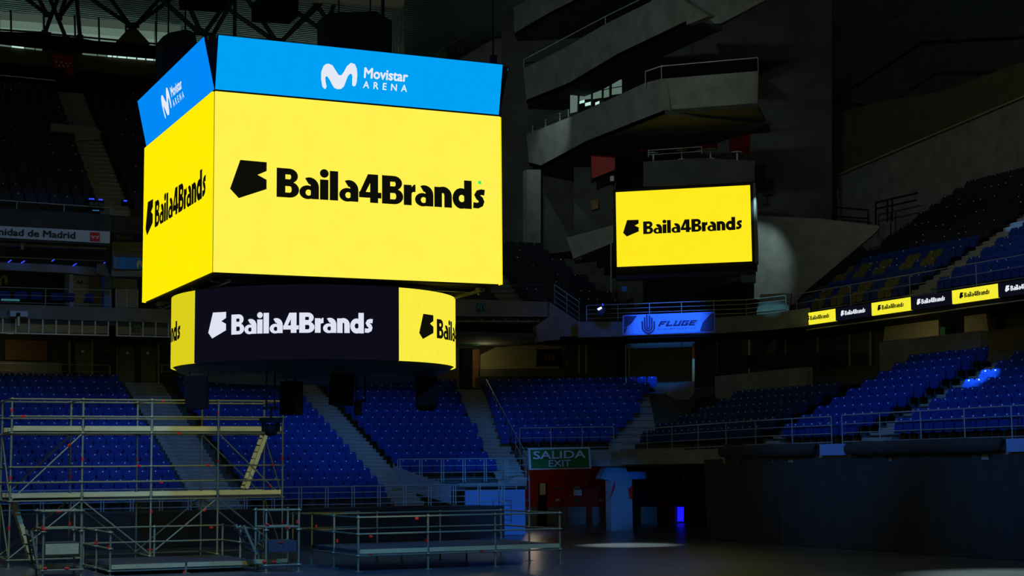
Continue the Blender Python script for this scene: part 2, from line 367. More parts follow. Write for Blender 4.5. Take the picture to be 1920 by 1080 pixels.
# round screen ring
RD, DZ0, DZ1 = 4.1, 5.72, 7.72
def ringp(a, z, r=RD): return Vector((cc.x+r*math.cos(a), cc.y+r*math.sin(a), z))
def pxx(p): d = p-EYE; return 960+FPX*d.dot(CR)/d.dot(CF)
a_near = math.atan2(EYE.y-cc.y, EYE.x-cc.x)
def ang(px):
    lo, hi = a_near-1.45, a_near+1.45
    for _ in range(50):
        md = (lo+hi)/2
        if pxx(ringp(md, 6.7)) < px: lo = md
        else: hi = md
    return (lo+hi)/2
aD0, aD1 = ang(365), ang(748); DA = aD1-aD0
MB().lathe((cc.x, cc.y, 0), [(RD-.12, DZ0+.02), (RD-.06, DZ0+.02), (RD-.06, DZ1-.02), (RD-.12, DZ1-.02)], 64).build('ring_cabinet', BLACK, cube)
nseg = 5; step = 2*math.pi/nseg
bounds = [(aD0, aD1, 'd'), (aD1, aD1+DA, 'y'), (aD0-DA, aD0, 'y')]
gap0, gap1 = aD1+DA, aD0-DA+2*math.pi
bounds += [(gap0, (gap0+gap1)/2, 'd'), ((gap0+gap1)/2, gap1, 'y')]
capd = (ang(698)-ang(435))*RD/LOGO_W
for i, (b0, b1, k) in enumerate(bounds):
    mm = {'d': L_NIGHT, 'y': Y_DRUM}[k] if i != 2 else Y_DRUM2
    mb = MB(); n = 16
    vs = []
    for j in range(n+1):
        t = b0+(b1-b0)*j/n
        vs += [ringp(t, DZ0), ringp(t, DZ1), ringp(t, DZ0, RD-.05), ringp(t, DZ1, RD-.05)]
    fs = []
    for j in range(n):
        q = j*4; fs += [(q, q+4, q+5, q+1), (q+2, q+3, q+7, q+6), (q, q+2, q+6, q+4), (q+1, q+5, q+7, q+3)]
    fs += [(0, 1, 3, 2), (n*4, n*4+2, n*4+3, n*4+1)]
    seg = mb.add(vs, fs).build('ring_screen', mm, cube)
    st = (b0+(ang(435)-aD0) if k == 'd' else b0+(ang(818)-aD1))
    if i == 2: st = ang(339)-LOGO_W*capd/RD
    brand(lambda a, b: ringp(st+a*capd/RD, 6.42+b*capd*1.06, RD+.02), L_GREY if k == 'd' else L_BLACK, seg)
MB().lathe((cc.x, cc.y, 0), [(3.2, 5.4), (3.35, 5.42), (3.9, 5.62), (4.0, 5.72)], 48).build('ring_underside', DSTEEL, cube)
MB().lathe((cc.x, cc.y, 0), [(3.3, 7.7), (3.3, 7.9)], 32).build('ring_hanger', BLACK, cube)
for t in (-3.2, -1.1, 1.1, 3.2):                       # light bars under the cube floor
    MB().box(CX+.2, CX+CS-.2, cc.y+t-.05, cc.y+t+.05, CZ-.14, CZ-.04).build('floor_rail', DSTEEL, cube)
for t in (-3.6, 3.6):
    MB().box(cc.x+t-.05, cc.x+t+.05, CY+.2, CY+CS-.2, CZ-.2, CZ-.12).build('floor_rail', DSTEEL, cube)

def speaker(px, y, w_, d_, h_, ztop, tilt, yawd, label):
    p = at(px, 720, y=y); t = thing('hanging_loudspeaker', (p.x, y, ztop-h_), label, 'loudspeaker', 'loudspeakers under the video cube')
    R = Matrix.Rotation(math.radians(yawd), 3, 'Z') @ Matrix.Rotation(math.radians(tilt), 3, 'X')
    c = Vector((p.x, y, ztop-h_/2)); X, Y, Z = R @ Vector((1, 0, 0)), R @ Vector((0, 1, 0)), R @ Vector((0, 0, 1))
    mb = MB(); prof = [(-w_/2, -d_/2), (w_/2, -d_/2), (w_/2*.7, d_/2), (-w_/2*.7, d_/2)]
    mb.prism([c+X*a+Y*b-Z*h_/2 for a, b in prof], Z*h_).build('cabinet', BLACK, t)
    MB().obox(c-Y*(d_/2+.012), X*w_*.45, Z*h_*.46, Y*.012).build('grille', BLACK, t)
    for s in (-1, 1): tube_part('hanger', c+X*s*w_*.4+Z*h_*.45, Vector((c.x+X.x*s*w_*.4, c.y, 5.5)), .02, BLACK, t)
speaker(372, 43.6, .62, .5, .92, 5.4, 10, -28, 'black loudspeaker hanging left under the screen ring')
speaker(545, 44.6, .5, .5, .95, 5.3, 0, 40, 'narrow black loudspeaker hanging beside the moving lamp')
speaker(638, 42.6, .6, .5, .9, 5.45, 6, 8, 'black loudspeaker hanging under the middle of the screen ring')
speaker(799, 43.4, .62, .5, .85, 5.35, -14, -20, 'tilted black loudspeaker hanging right under the screen ring')

p = at(508, 790, y=42.6)
t = thing('moving_head_lamp', (p.x, 42.6, 3.75), 'black moving-head lamp on a rod frame in front of the scaffold rail', 'stage lamp')
for s in (-.13, .1): tube_part('hanger_rod', (p.x+s, 42.6, 4.5), (p.x+s, 42.6, 5.45), .022, BLACK, t)
MB().box(p.x-.2, p.x+.18, 42.5, 42.7, 4.42, 4.5).build('hanger_bar', BLACK, t)
tube_part('hanger_rod', (p.x, 42.6, 4.2), (p.x, 42.6, 4.44), .03, BLACK, t)
MB().box(p.x-.27, p.x+.27, 42.42, 42.78, 4.08, 4.2).build('base', BLACK, t)
for s in (-.2, .2): MB().box(p.x+s-.03, p.x+s+.03, 42.5, 42.7, 3.84, 4.1).build('yoke_arm', BLACK, t)
MB().lathe((p.x, 42.6, 0), [(.1, 3.72), (.16, 3.76), (.17, 3.95), (.12, 4.03)], 14).build('head', BLACK, t, True)
p = at(674, 745, y=43)
t = thing('rod_frame_pendant', (p.x, 43, 4.35), 'thin black rod frame with a small box hanging under the cube', 'pendant')
for s in (-.09, .17): tube_part('rod', (p.x+s, 43, 4.7), (p.x+s, 43, 5.45), .022, BLACK, t)
MB().box(p.x-.11, p.x+.19, 42.96, 43.04, 4.66, 4.72).build('crossbar', BLACK, t)
MB().box(p.x-.13, p.x+.03, 42.92, 43.08, 4.3, 4.66).build('box', BLACK, t)
for px, py, yy, lb in ((301, 572, 43.6, 'yellow-lit dome camera under the left edge of the cube'), (900, 545, 41.9, 'dome camera under the right edge of the cube')):
    p = at(px, py, x=11.0) if px < 500 else at(px, py, y=yy); yy = p.y; t = thing('dome_camera', (p.x, yy, p.z-.12), lb, 'camera', 'dome cameras under the cube')
    MB().lathe((p.x, yy, 0), [(.13, p.z-.02), (.13, p.z+.1), (.05, p.z+.12), (.05, max(p.z+.2, CZ-.02))], 12).build('housing', WHITEP, t, True)
    MB().lathe((p.x, yy, 0), [(.02, p.z-.13), (.07, p.z-.11), (.1, p.z-.02)], 12).build('dome', GLASSD, t, True)

# black gear hanging above and behind the cube
def gear(name, pix, y, thick, m, label, cat, cable=True, ribs=0):
    t = thing(name, tuple(at(*pix[0], y=y)), label, cat)
    pts = [at(a, b, y=y) for a, b in pix]
    MB().prism(pts, (0, thick, 0)).build('cabinet', m, t)
    top = max(p.z for p in pts); xs = [p.x for p in pts]; zs = [p.z for p in pts]
    for k in range(ribs):
        xx = min(xs)+(max(xs)-min(xs))*(k+1)/(ribs+1)
        MB().box(xx-.02, xx+.02, y-.03, y, min(zs)+.05, min(zs)+(max(zs)-min(zs))*.8).build('seam', BLACK, t)
    for f_ in (.25, .75):
        xx = min(xs)+(max(xs)-min(xs))*f_; tube_part('chain', (xx, y+thick/2, top-.25), (xx, y+thick/2, 28.66), .025, BLACK, t)
NAVY = mat('navy_fabric', (14, 20, 58), .8, 0, .1, 4)
gear('covered_speaker_cluster', [(306, 150), (306, 68), (318, 61), (350, 55), (366, 62), (369, 80), (369, 150)], 50.5, 1.0, NAVY, 'rounded navy cloth-covered cluster rising behind the left crown screen', 'loudspeaker')
gear('speaker_array_block', [(616, 110), (616, 24), (704, 21), (735, 39), (735, 118)], 50.5, 1.2, NAVY, 'wide dark blue speaker block hanging behind the crown screen', 'loudspeaker', ribs=2)
gear('dark_hanging_box', [(487, -6), (560, -6), (559, 31), (488, 26)], 49.4, 1.0, BLACK, 'dark box hanging in the roof trusses above the crown screen', 'equipment box')
gear('hanging_case', [(344, -8), (428, -8), (424, 14), (346, 8)], 60, .8, BLACK, 'dark panel in the trusses above the cube corner', 'equipment box')
for px, y0, y1, yy, lb in ((292, -10, 150, 66, 'thin cable hanging left of the rounded navy cluster'), (925, -10, 105, 44.5, 'hoist cable with hook above the right cube corner')):
    a, b = at(px, y0, y=yy), at(px, y1, y=yy)
    t = thing('hoist_cable', tuple(b), lb, 'cable')
    tube_part('rope', b, (b.x, yy, 28.66), .03, NAVY, t)
    MB().box(b.x-.1, b.x+.1, yy-.06, yy+.06, b.z-.25, b.z+.02).build('hook_block', NAVY, t)
for px, lb in ((440, 'bracket post with pale plate on the cube top near its corner'), (718, 'blue post rising above the crown screen')):
    a = at(px, 68 if px == 440 else 100, y=CY+1.2); t = thing('hoist_post', (a.x, CY+1.2, CZ+CH+1.2), lb, 'hoist')
    tube_part('post', (a.x, CY+1.2, CZ+CH+1.2), (a.x, CY+1.2, 28.66), .05, NAVY, t)
    MB().box(a.x-.35, a.x+.1, CY+1.0, CY+1.4, CZ+CH+1.3, CZ+CH+1.55).build('foot_plate', DSTEEL, t)

# ------------------------------------------------------------ roof trusses (each V group of struts is one truss bay)
def truss(y, segs, label, r=.11):
    a0 = at(*segs[0][1], y=y); t = thing('roof_truss', tuple(a0), label, 'truss', 'steel trusses under the roof')
    xs, lo = [], []
    for a, b in segs:
        pa, pb = at(*a, y=y), at(*b, y=y); pa.y += .3
        if pa.z > pb.z:
            d = (pa-pb); k = (28.9-pb.z)/d.z if d.z > .3 else 1; pa = pb+d*min(k, 3)
        tube_part('strut', pb, pa, r, DSTEEL, t, 8); xs.append(pa.x); lo.append(pb)
    tube_part('top_chord', (min(xs)-1.5, y+.3, 28.55), (max(xs)+1.5, y+.3, 28.55), r, DSTEEL, t, 8)
    for p in lo: tube_part('joint', p-Vector((0, 0, .12)), p+Vector((0, 0, .12)), r*1.6, DSTEEL, t, 8)
    return t
truss(84, [((58, 0), (88, 27)), ((77, 0), (88, 27)), ((108, 0), (84, 62)), ((123, 0), (111, 33)), ((135, 0), (111, 33)), ((146, 0), (150, 70)), ((111, 33), (124, 72))], 'truss struts converging at the far left of the roof')
tg = truss(82, [((180, 0), (243, 47)), ((213, 0), (243, 47)), ((298, 0), (255, 47)), ((318, 0), (255, 47))], 'truss struts meeting above the pale triangular gusset')
truss(70, [((316, 4), (371, 60)), ((356, 5), (376, 60)), ((428, 2), (384, 62)), ((438, 0), (398, 68))], 'truss struts meeting just above the cube corner')
truss(74, [((440, 20), (515, 77)), ((470, 0), (518, 77)), ((595, 8), (528, 78)), ((572, 36), (528, 78))], 'truss struts meeting above the crown screen middle')
truss(74, [((600, 10), (640, 74)), ((580, 34), (612, 62)), ((622, 30), (600, 92))], 'truss struts beside the speaker block')
slab('gusset_plate', [(218, 78), (243, 51), (254, 51), (282, 82)], dict(y=82.2), .3, OLIVE, tg, label='pale triangular gusset')
a, b = at(560, -14, y=66), at(752, 0, y=66)
MB().tube(a, b, .4, 12).build('air_duct', WHITEP, None, True, label='pale round air duct across the top edge above the speaker block', cat='duct')
for i, px in enumerate((738, 744, 750, 756)):
    a = at(px, 112, y=78); MB().tube((a.x, 78, a.z-6), (a.x, 78, 28.9), .07, 8).build('wall_pipe', WHITEP, None, True, label='%s of the four pale vertical pipes right of the speaker block' % ('leftmost', 'second', 'third', 'rightmost')[i], cat='pipe', group='four vertical wall pipes')

# daylit clerestory: pale panes, catwalk with railing, slit windows
win = struct(thing('window_1', tuple(at(150, 75, y=92))))
for x0, x1 in ((-60, 0), (0, 22), (22, 80), (80, 140), (140, 185), (185, 235), (235, 290), (290, 340)):
    for k, (ya, yb) in enumerate(((22, 36), (37, 50), (51, 64), (65, 82))):
        g = lambda x, yv: (x, yv+.085*x*.9)
        slab('pane', [g(x0+1, ya), g(x1-1, ya), g(x1-1, yb), g(x0+1, yb)], dict(y=92), .08, (DAY1, DAY, DAY2, DAY1)[k], win)
for px in (20, 82, 140, 185, 236, 292):
    a, b = at(px, 18+.08*px, y=91.8), at(px+2, 92+.08*px, y=91.8); tube_part('mullion', b, a, .06, DSTEEL, win)
cat_ = thing('catwalk', tuple(at(150, 110, y=84)), 'dark catwalk parapet below the daylit roof panes', 'catwalk')
slab('parapet', [(-60, 56), (96, 63), (96, 66), (150, 71), (175, 76), (312, 87), (312, 111), (153, 98), (79, 91), (-60, 75)], dict(y=84), .1, BLACK, cat_)
for a, b in (((-60, 52), (96, 62)), ((96, 64), (312, 84))): tube_part('handrail', at(*a, y=84), at(*b, y=84), .05, DSTEEL, cat_)
win = struct(thing('window_2', tuple(at(230, 112, y=84.5))))
for x0, x1, m_ in ((-50, 8, DAY), (8, 22, DAY), (22, 45, DAYB), (47, 65, DAY), (67, 79, DAY), (155, 182, DAY), (184, 200, DAY), (202, 210, DAYB), (212, 219, DAYB), (221, 237, DAYB), (239, 255, DAYB), (258, 272, DAYB), (275, 288, DAYB), (290, 304, DAYB)):
    s0 = lambda x: 82.3+.11*x if x < 100 else 98.5+.085*(x-154)
    slab('pane', [(x0, s0(x0)+1), (x1, s0(x1)+1), (x1, s0(x1)+3.5), (x0, s0(x0)+3.5)], dict(y=84.6), .05, m_, win)
struct(slab('wall_back_gallery', [(-60, 70), (312, 105), (312, 150), (143, 131), (143, 146), (128, 146), (128, 127), (-60, 113)], dict(y=84.7), .5, OLIVE))
struct(slab('gallery_dark_cover', [(-60, 111), (318, 146), (318, 205), (-60, 172)], dict(y=84.75), .4, BLACK))  # black sheet added to hide the lit band above the top seats
t = thing('flag_sign', tuple(at(118, 140, y=84)), 'dark red sign with seven pale stars high on the back wall', 'sign')
slab('board', [(100, 101), (138, 104), (138, 140), (126, 139), (126, 129), (100, 127)], dict(y=84.2), .5, mat('dark_red_board', (150, 14, 18), .6), t)
for px, py in ((106, 116), (115, 117), (124, 118), (132, 118.5), (111, 123), (119, 123.7), (127.5, 124.5)):
    a = at(px, py, y=84.18); mb = MB(); pts = []
    for k in range(10):
        rr = .06 if k % 2 == 0 else .026; q = math.pi/2+k*math.pi/5; pts.append(a+Vector((rr*math.cos(q), 0, rr*math.sin(q))))
    mb.prism(pts, (0, .02, 0)).build('star', PLATE, t)
# ------------------------------------------------------------ lower stands
BY, BZ, BT, BR, BN = 60.5, 1.35, .85, .33, 16            # back stand: front edge, floor, tread, rise, rows
RX, RZ, RT, RR, RN = 33.6, 3.45, .72, .33, 9             # right stand
def a3(y): return 29.0+(y-62.5)*.25                      # centre line of the third aisle
terr = MB()
for r in range(BN):
    y0 = BY+BT*r; xe = (24.4 if r < 3 else a3(y0)+.5)
    terr.box(-6, xe, y0, y0+BT, BZ+BR*r-.5, BZ+BR*r)
terr.box(-6, 36, BY+BT*BN, 78, 6.0, BZ+BR*BN-.02)
struct(terr.build('floor_terrace_back', CONC_D))
terr = MB()
for r in range(RN):
    terr.box(RX+RT*r, RX+RT*(r+1), 20, 61.5 if r < 7 else 52, RZ+RR*r-.5, RZ+RR*r)
terr.box(RX+RT*RN, 48, 20, 66, RZ+RR*RN-.4, RZ+RR*RN-.02)
struct(terr.build('floor_terrace_right', CONC_D))
Cd = Vector((.829, -.559, 0)); Cn = Vector((.559, .829, 0)); C0 = Vector((30.2, 65.4, 0))
CZ0, CT, CRS, CNR = 3.55, .85, .34, 9
def cbounds(r):
    """row ends of the corner block along Cd"""
    b = C0+Cn*(CT*r+.4)
    # left: right side of third aisle; right: fourth aisle
    l = -.3-.24*r; rt = 4.9+.14*r
    return l, rt
terr = MB()
for r in range(CNR):
    l, rt = cbounds(r); c = C0+Cn*(CT*(r+.5))+Cd*((l+rt+1.6)/2)+Vector((0, 0, CZ0+CRS*r-.3))
    terr.obox(c, Cd*((rt-l+1.6)/2+.4), Cn*CT/2, Vector((0, 0, .3)))
c = C0+Cn*(CT*(CNR+3))+Cd*2+Vector((0, 0, CZ0+CRS*CNR-.3)); terr.obox(c, Cd*7, Cn*CT*3, Vector((0, 0, .25)))
struct(terr.build('floor_terrace_corner', CONC_D))

def stairs(name, p0, d, width, z0, n, tread, rise, label):
    d = Vector(d).normalized(); s = Vector((d.y, -d.x, 0)); t = thing(name, (p0[0], p0[1], z0), label, 'stairs', 'aisle stairs between seat blocks')
    mb = MB(); mb.obox((0, 0, -.04), s*width/2, d*tread/2, Vector((0, 0, .12))); mb.k = 1
    mb.obox(Vector((0, 0, .082))-d*(tread/2-.04), s*width/2, d*.04, Vector((0, 0, .006)))
    me = mb.mesh('step', [STEP, STEPN])
    for i in range(n):
        c = Vector((p0[0], p0[1], 0))+d*(tread*(i+.5))+Vector((0, 0, z0+rise*(i+1)-.08)); link('step', me, t, c)
    return t
A1, A2 = 15.95, 23.55
stairs('aisle_stairs', (A1, BY), (0, 1, 0), 1.7, BZ, 33, .425, .165, 'aisle stairs behind the left half of the tall scaffold')
stairs('aisle_stairs', (A2, BY), (0, 1, 0), 1.25, BZ, 33, .425, .165, 'aisle stairs ending beside the landing railing, below the narrow loudspeaker')
stairs('aisle_stairs', (a3(62.5), 62.6), (.243, .97, 0), 1.25, 2.2, 26, .43, .17, 'handrailed aisle stairs above the blue front panels')
stairs('aisle_stairs', (34.9, 62.6), (.44, .9, 0), 2.2, 3.5, 18, .42, .17, 'broad aisle stairs in the corner left of the right-hand stand')
A5 = 44.35
stairs('aisle_stairs', (RX, A5), (1, 0, 0), 1.6, RZ-.1, 18, .36, .165, 'aisle stairs rising through the right-hand lower stand')
stairs('aisle_stairs', (RX, 50.5), (1, 0, 0), .9, RZ-.1, 14, .36, .165, 'narrow dark aisle stairs at the left end of the right-hand block')

# ------------------------------------------------------------ seats
def rounded(w_, h_, c=.06): return [(-w_/2+c, 0), (w_/2-c, 0), (w_/2, c), (w_/2, h_-c), (w_/2-c, h_), (-w_/2+c, h_), (-w_/2, h_-c), (-w_/2, c)]
def seat_geo(kind):
    """seat facing -Y with its floor point at the origin"""
    mb = MB()
    if kind == 'backrest':
        mb.prism([(x, .04+(z)*.14, .42+z) for x, z in rounded(.45, .44)], (0, .035, 0))
    elif kind == 'seat_pan':
        mb.prism([(x, -.06+z*.12, .34+z) for x, z in rounded(.43, .38)], (0, .05, 0))
    elif kind == 'bracket':
        mb.box(-.03, .03, .02, .3, .3, .36); mb.box(-.03, .03, .24, .3, 0, .36)
    elif kind == 'number_plate':
        mb.box(-.022, .022, .075, .1, .785, .825)
    return mb
SM = {'backrest': SEATB, 'seat_pan': SEATP, 'bracket': BRACK, 'number_plate': PLATE}
SEATMESH = {k: seat_geo(k).mesh('seat_'+k, m) for k, m in SM.items()}
seats = []   # (pos, rotz, label, group)
ORD = ['first', 'second', 'third', 'fourth', 'fifth', 'sixth', 'seventh', 'eighth', 'ninth', 'tenth', 'eleventh', 'twelfth', 'thirteenth', 'fourteenth', 'fifteenth', 'sixteenth']
def add(x, y, z, rz, where, r):
    seats.append([Vector((x, y, z)), rz, where, r])
for r in range(BN):
    y = BY+BT*r+.5; z = BZ+BR*r; x = 4.0; xe = 22.8 if r < 3 else a3(y)-.75
    while x < xe:
        if abs(x-A1) > 1.1 and abs(x-A2) > .88:
            wh = 'back stand left of first aisle' if x < A1 else 'back stand behind the scaffold' if x < A2 else 'back stand right of the landing'
            add(x, y, z, 0, wh, r)
        x += .5
for r in range(RN):
    x = RX+RT*r+.42; z = RZ+RR*r; y = 26.2
    while y < 60.6-.35*r:
        ok = abs(y-A5) > 1.05 and abs(y-50.5) > .72 and (y < 50 or r < 6)
        if ok:
            wh = 'right stand nearest the camera' if y < A5 else 'right stand left of its aisle' if y < 50.5 else 'right stand beside the corner stairs'
            add(x, y, z, -math.pi/2, wh, r)
        y += .5
for r in range(CNR):
    l, rt = cbounds(r); s_ = l
    while s_ < rt-.2:
        c = C0+Cn*(CT*r+.5)+Cd*s_; add(c.x, c.y, CZ0+CRS*r, math.atan2(-Cn.x, Cn.y), 'corner block above the exit', r); s_ += .5
# upper right tier and other high tiers
TX, TZ, TT, TR_, TN = 44.5, 9.75, .8, .46, 16
for r in range(TN):
    x = TX+TT*r+.45; z = TZ+TR_*r; y = 40.0
    while y < 66.5:
        if abs(y-55.2) > .8 and y < 64.0+.2*r: add(x, y, z, -math.pi/2, 'upper right tier above the ribbon screen', r)
        y += .5
GY, GZ, GT, GR, GN = 68.4, 13.5, .8, .52, 15             # upper back tier
for r in range(GN):
    x = 6.0
    while x < 22:
        if abs(x-13.4) > .8: add(x, GY+GT*r+.45, GZ+GR*r, 0, 'upper back tier', r)
        x += .5
for r in range(8):                                       # small upper block beside the corner screen
    x = 34.3
    while x < 39.3-.25*r:
        add(x, 71.2+.8*r, 10.3+.5*r, 0, 'upper corner block left of the corner screen', r); x += .5
def onscreen(p):
    d = p+Vector((0, 0, .6))-EYE; w_ = d.dot(CF); px = 960+FPX*d.dot(CR)/w_; py = 540-FPX*d.dot(CU)/w_
    return -5 < px < 1925 and 0 < py < 1080
vis = [s for s in seats if onscreen(s[0])]
vis.sort(key=lambda s: (s[0]-EYE).length)
single = vis[:300]; ids = {id(s) for s in single}
TENS = {20: 'twentieth', 30: 'thirtieth', 40: 'fortieth'}
def ordw(n):
    if n <= 16: return ORD[n-1]
    if n < 20: return {17: 'seventeenth', 18: 'eighteenth', 19: 'nineteenth'}[n]
    return TENS[n//10*10] if n % 10 == 0 else {2: 'twenty', 3: 'thirty', 4: 'forty'}[n//10]+'-'+ORD[n % 10-1]
rowof = {}
for s in seats: rowof.setdefault((s[2], s[3]), []).append(s)
SIDE = {'back stand left of first aisle': ('left of the first aisle', True), 'back stand behind the scaffold': ('right of the first aisle', False), 'back stand right of the landing': ('right of the second aisle', False),
        'right stand nearest the camera': ('right of the right-hand aisle', True), 'right stand left of its aisle': ('left of the right-hand aisle', False), 'right stand beside the corner stairs': ('left of the narrow dark aisle', False),
        'corner block above the exit': ('from the left in the corner block', False)}
for k_, L_ in rowof.items():
    rev = SIDE.get(k_[0], ('', False))[1]
    L_.sort(key=lambda s: (s[0].x if abs(s[1]) < .1 else s[0].y), reverse=rev)
    for i_, s in enumerate(L_): s.append(i_+1)
for pos, rz, wh_, r_, n_ in single:
    lb = 'blue tip-up seat, %s row up, %s seat %s' % (ORD[r_], ordw(n_), SIDE.get(wh_, (wh_, 0))[0]); gp = 'seats '+wh_
    if (pos+Vector((0, 0, .6))-Vector((37.5, 43.3, 5.6))).cross(Vector((17.5, 17.3, -16.4)).normalized()).length < .75: lb = lb.replace('blue', 'bright beam-lit blue')
    t = thing('stadium_seat', tuple(pos), lb, 'seat', gp)
    Rz = Matrix.Rotation(rz, 4, 'Z')
    for k in ('backrest', 'seat_pan', 'bracket', 'number_plate'):
        link(k, SEATMESH[k], t, mtx=Matrix.Translation(pos) @ Rz)
HSH = lambda s: (int(s[0].y*2)*7+s[3]*13) % 10 < 6 and s[0].y > 57
mb = MB(); geos = [(seat_geo(k), i) for i, k in enumerate(('backrest', 'seat_pan', 'number_plate'))]
for s in seats:
    if id(s) in ids: continue
    Rz = Matrix.Rotation(s[1], 3, 'Z')
    for g, i in geos:
        if i == 2 and s[2].startswith('upper') and random.random() < .75: continue
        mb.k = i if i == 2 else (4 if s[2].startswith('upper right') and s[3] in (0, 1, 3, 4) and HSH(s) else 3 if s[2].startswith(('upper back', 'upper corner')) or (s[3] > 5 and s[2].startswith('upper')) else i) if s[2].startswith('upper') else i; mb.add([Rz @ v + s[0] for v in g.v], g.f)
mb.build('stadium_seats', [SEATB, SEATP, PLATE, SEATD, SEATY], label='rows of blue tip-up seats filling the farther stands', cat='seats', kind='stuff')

# ------------------------------------------------------------ railings
def railing(name, pts, h, rails, label, m=None, spacing=1.1, r=.022, double=False, bottom=.12, cat='railing', group=None):
    m = m or RAILM; pts = [Vector(p) for p in pts]; t = thing(name, tuple(pts[0]), label, cat, group); up = Vector((0, 0, 1))
    for a, b in zip(pts, pts[1:]):
        for k in range(rails):
            z = h-(h-bottom)*k/max(1, rails-1)
            tube_part('rail', a+up*z, b+up*z, r if k == 0 else r*.7, m, t)
        L = (b-a).length; n = max(1, round(L/spacing))
        for i in range(n+1):
            c = a+(b-a)*i/n
            if double:
                d = (b-a).normalized()*.05
                for s_ in (-1, 1): tube_part('post', c+d*s_, c+d*s_+up*h, r*.9, m, t)
            else: tube_part('post', c, c+up*h, r, m, t)
    return t
railing('front_railing', [(3, BY-.05, BZ), (27.6, BY-.05, BZ)], .8, 4, 'grey tube railing along the front row of the back stand', spacing=1.08, double=True, r=.026)
railing('landing_railing', [(23.9, 62.6, 2.25), (29.7, 62.6, 2.25)], .95, 4, 'grey railing on the landing above the blue panels', spacing=.98, double=True, r=.024)
railing('side_railing', [(29.75, 62.5, .05), (29.75, 64.6, .05)], 2.6, 5, 'tall end railing between blue panels and exit sign', spacing=1.0)
railing('corner_railing', [C0+Cd*.45+Vector((0, 0, CZ0)), C0+Cd*4.6+Vector((0, 0, CZ0))], 1.0, 3, 'railing along the front of the corner block above the exit', spacing=1.3)
railing('stand_railing', [(RX-.1, 45.6, RZ), (RX-.1, 27, RZ)], 1.02, 4, 'front railing of the right-hand stand, nearest the camera', spacing=2.0)
railing('stand_railing', [(RX-.1, 61, RZ-.1), (RX-.1, 50.9, RZ), (RX-.1, 46.2, RZ)], 1.0, 4, 'front railing of the right-hand stand beside the corner stairs', spacing=2.0)
hr = thing('stair_handrail', (a3(62.5)+.8, 62.6, 2.3), 'sloping handrail with bars beside the aisle stairs above the blue panels', 'handrail')
for i in range(12):
    p = Vector((a3(62.6+i*.9)+.75, 62.6+i*.9, 2.25+i*.9*.395)); tube_part('post', p, p+Vector((0, 0, .95)), .02, RAILM, hr)
    if i < 11:
        q = Vector((a3(63.5+i*.9)+.75, 63.5+i*.9, 2.25+(i+1)*.9*.395))
        for z in (.95, .5): tube_part('rail', p+Vector((0, 0, z)), q+Vector((0, 0, z)), .018, RAILM, hr)

# sloping glazed guard of the landing stair
gd = thing('stair_guard', tuple(at(790, 940, y=61.7)), 'sloping guard of pale mesh panels beside the landing stairs', 'guard')
GT_ = [(738, 872), (753, 879), (776, 887), (800, 896), (822, 903), (845, 911)]; GB_ = [(738, 913), (753, 917), (776, 924), (800, 931), (822, 938), (845, 946)]
MESHP = mat('pale_mesh', (104, 116, 124), .6, .2, .2, 30)
for i in range(5): slab('panel', [GT_[i], GT_[i+1], GB_[i+1], GB_[i]], dict(y=61.7), .03, MESHP, gd)
for a, b in zip(GT_, GB_): tube_part('post', at(*b, y=61.68), at(a[0], a[1]-3, y=61.68), .028, RAILM, gd)
railing('gate_railing', [(27.7, BY+.6, 1.3), (28.5, BY+.6, 1.3)], .9, 5, 'short barred gate at the foot of the landing stairs', spacing=.8)
struct(MB().box(24.4, 27.2, 60.55, 62.4, 1.0, 1.3).box(24.4, 29.6, 62.4, 63.2, 1.9, 2.2).build('floor_landing', CONC_D))

# blue front panels below the landing
xs = [at(px, 960, y=62.45).x for px in (872, 898, 900, 940.5, 942.5, 984)]
pw = thing('front_panel_wall', (28.2, 62.45, 0), 'pale blue vertical panels below the landing beside the exit', 'panel wall')
for i in (0, 2, 4): box_part('panel', xs[i], xs[i+1], 62.4, 62.5, .02, 2.0, PANELB, pw)
box_part('backing', xs[0], xs[5], 62.5, 62.6, .02, 2.05, BLACK, pw)
box_part('coping', xs[0]-.3, xs[5]+.05, 62.35, 62.6, 2.05, 2.2, CONC, pw)

# black drapes
def drape(name, p, q, z0, z1, label, amp=.06, n=60):
    p, q = Vector((p[0], p[1], 0)), Vector((q[0], q[1], 0)); d = (q-p); nn = Vector((-d.y, d.x, 0)).normalized()
    mb = MB(); rows = 4; vs = []
    ph = [random.uniform(-1, 1) for _ in range(n+1)]
    for j in range(rows+1):
        for i in range(n+1):
            vs.append(p+d*i/n+nn*(amp*math.sin(i*1.3+ph[i])*(1.15-j/rows*.9)+.05*ph[i])+Vector((0, 0, z0+(z1-z0)*j/rows)))
    fs = [(j*(n+1)+i, j*(n+1)+i+1, (j+1)*(n+1)+i+1, (j+1)*(n+1)+i) for j in range(rows) for i in range(n)]
    m2 = len(vs); vs2 = [v+nn*.02 for v in vs]
    mb.add(vs+vs2, fs+[[k+m2 for k in reversed(f)] for f in fs])
    return mb.build(name, CLOTH, None, True, label=label, cat='drape')
drape('black_drape', (3, BY-.12), (27.6, BY-.12), .02, 1.3, 'long black drape hanging below the front railing of the back stand', .04, 120)
drape('black_curtain', (33.1, at(1322, 1004, x=33.1).y), (33.1, 24), .02, 3.05, 'tall black curtain closing off the front of the right-hand stand', .15, 130)
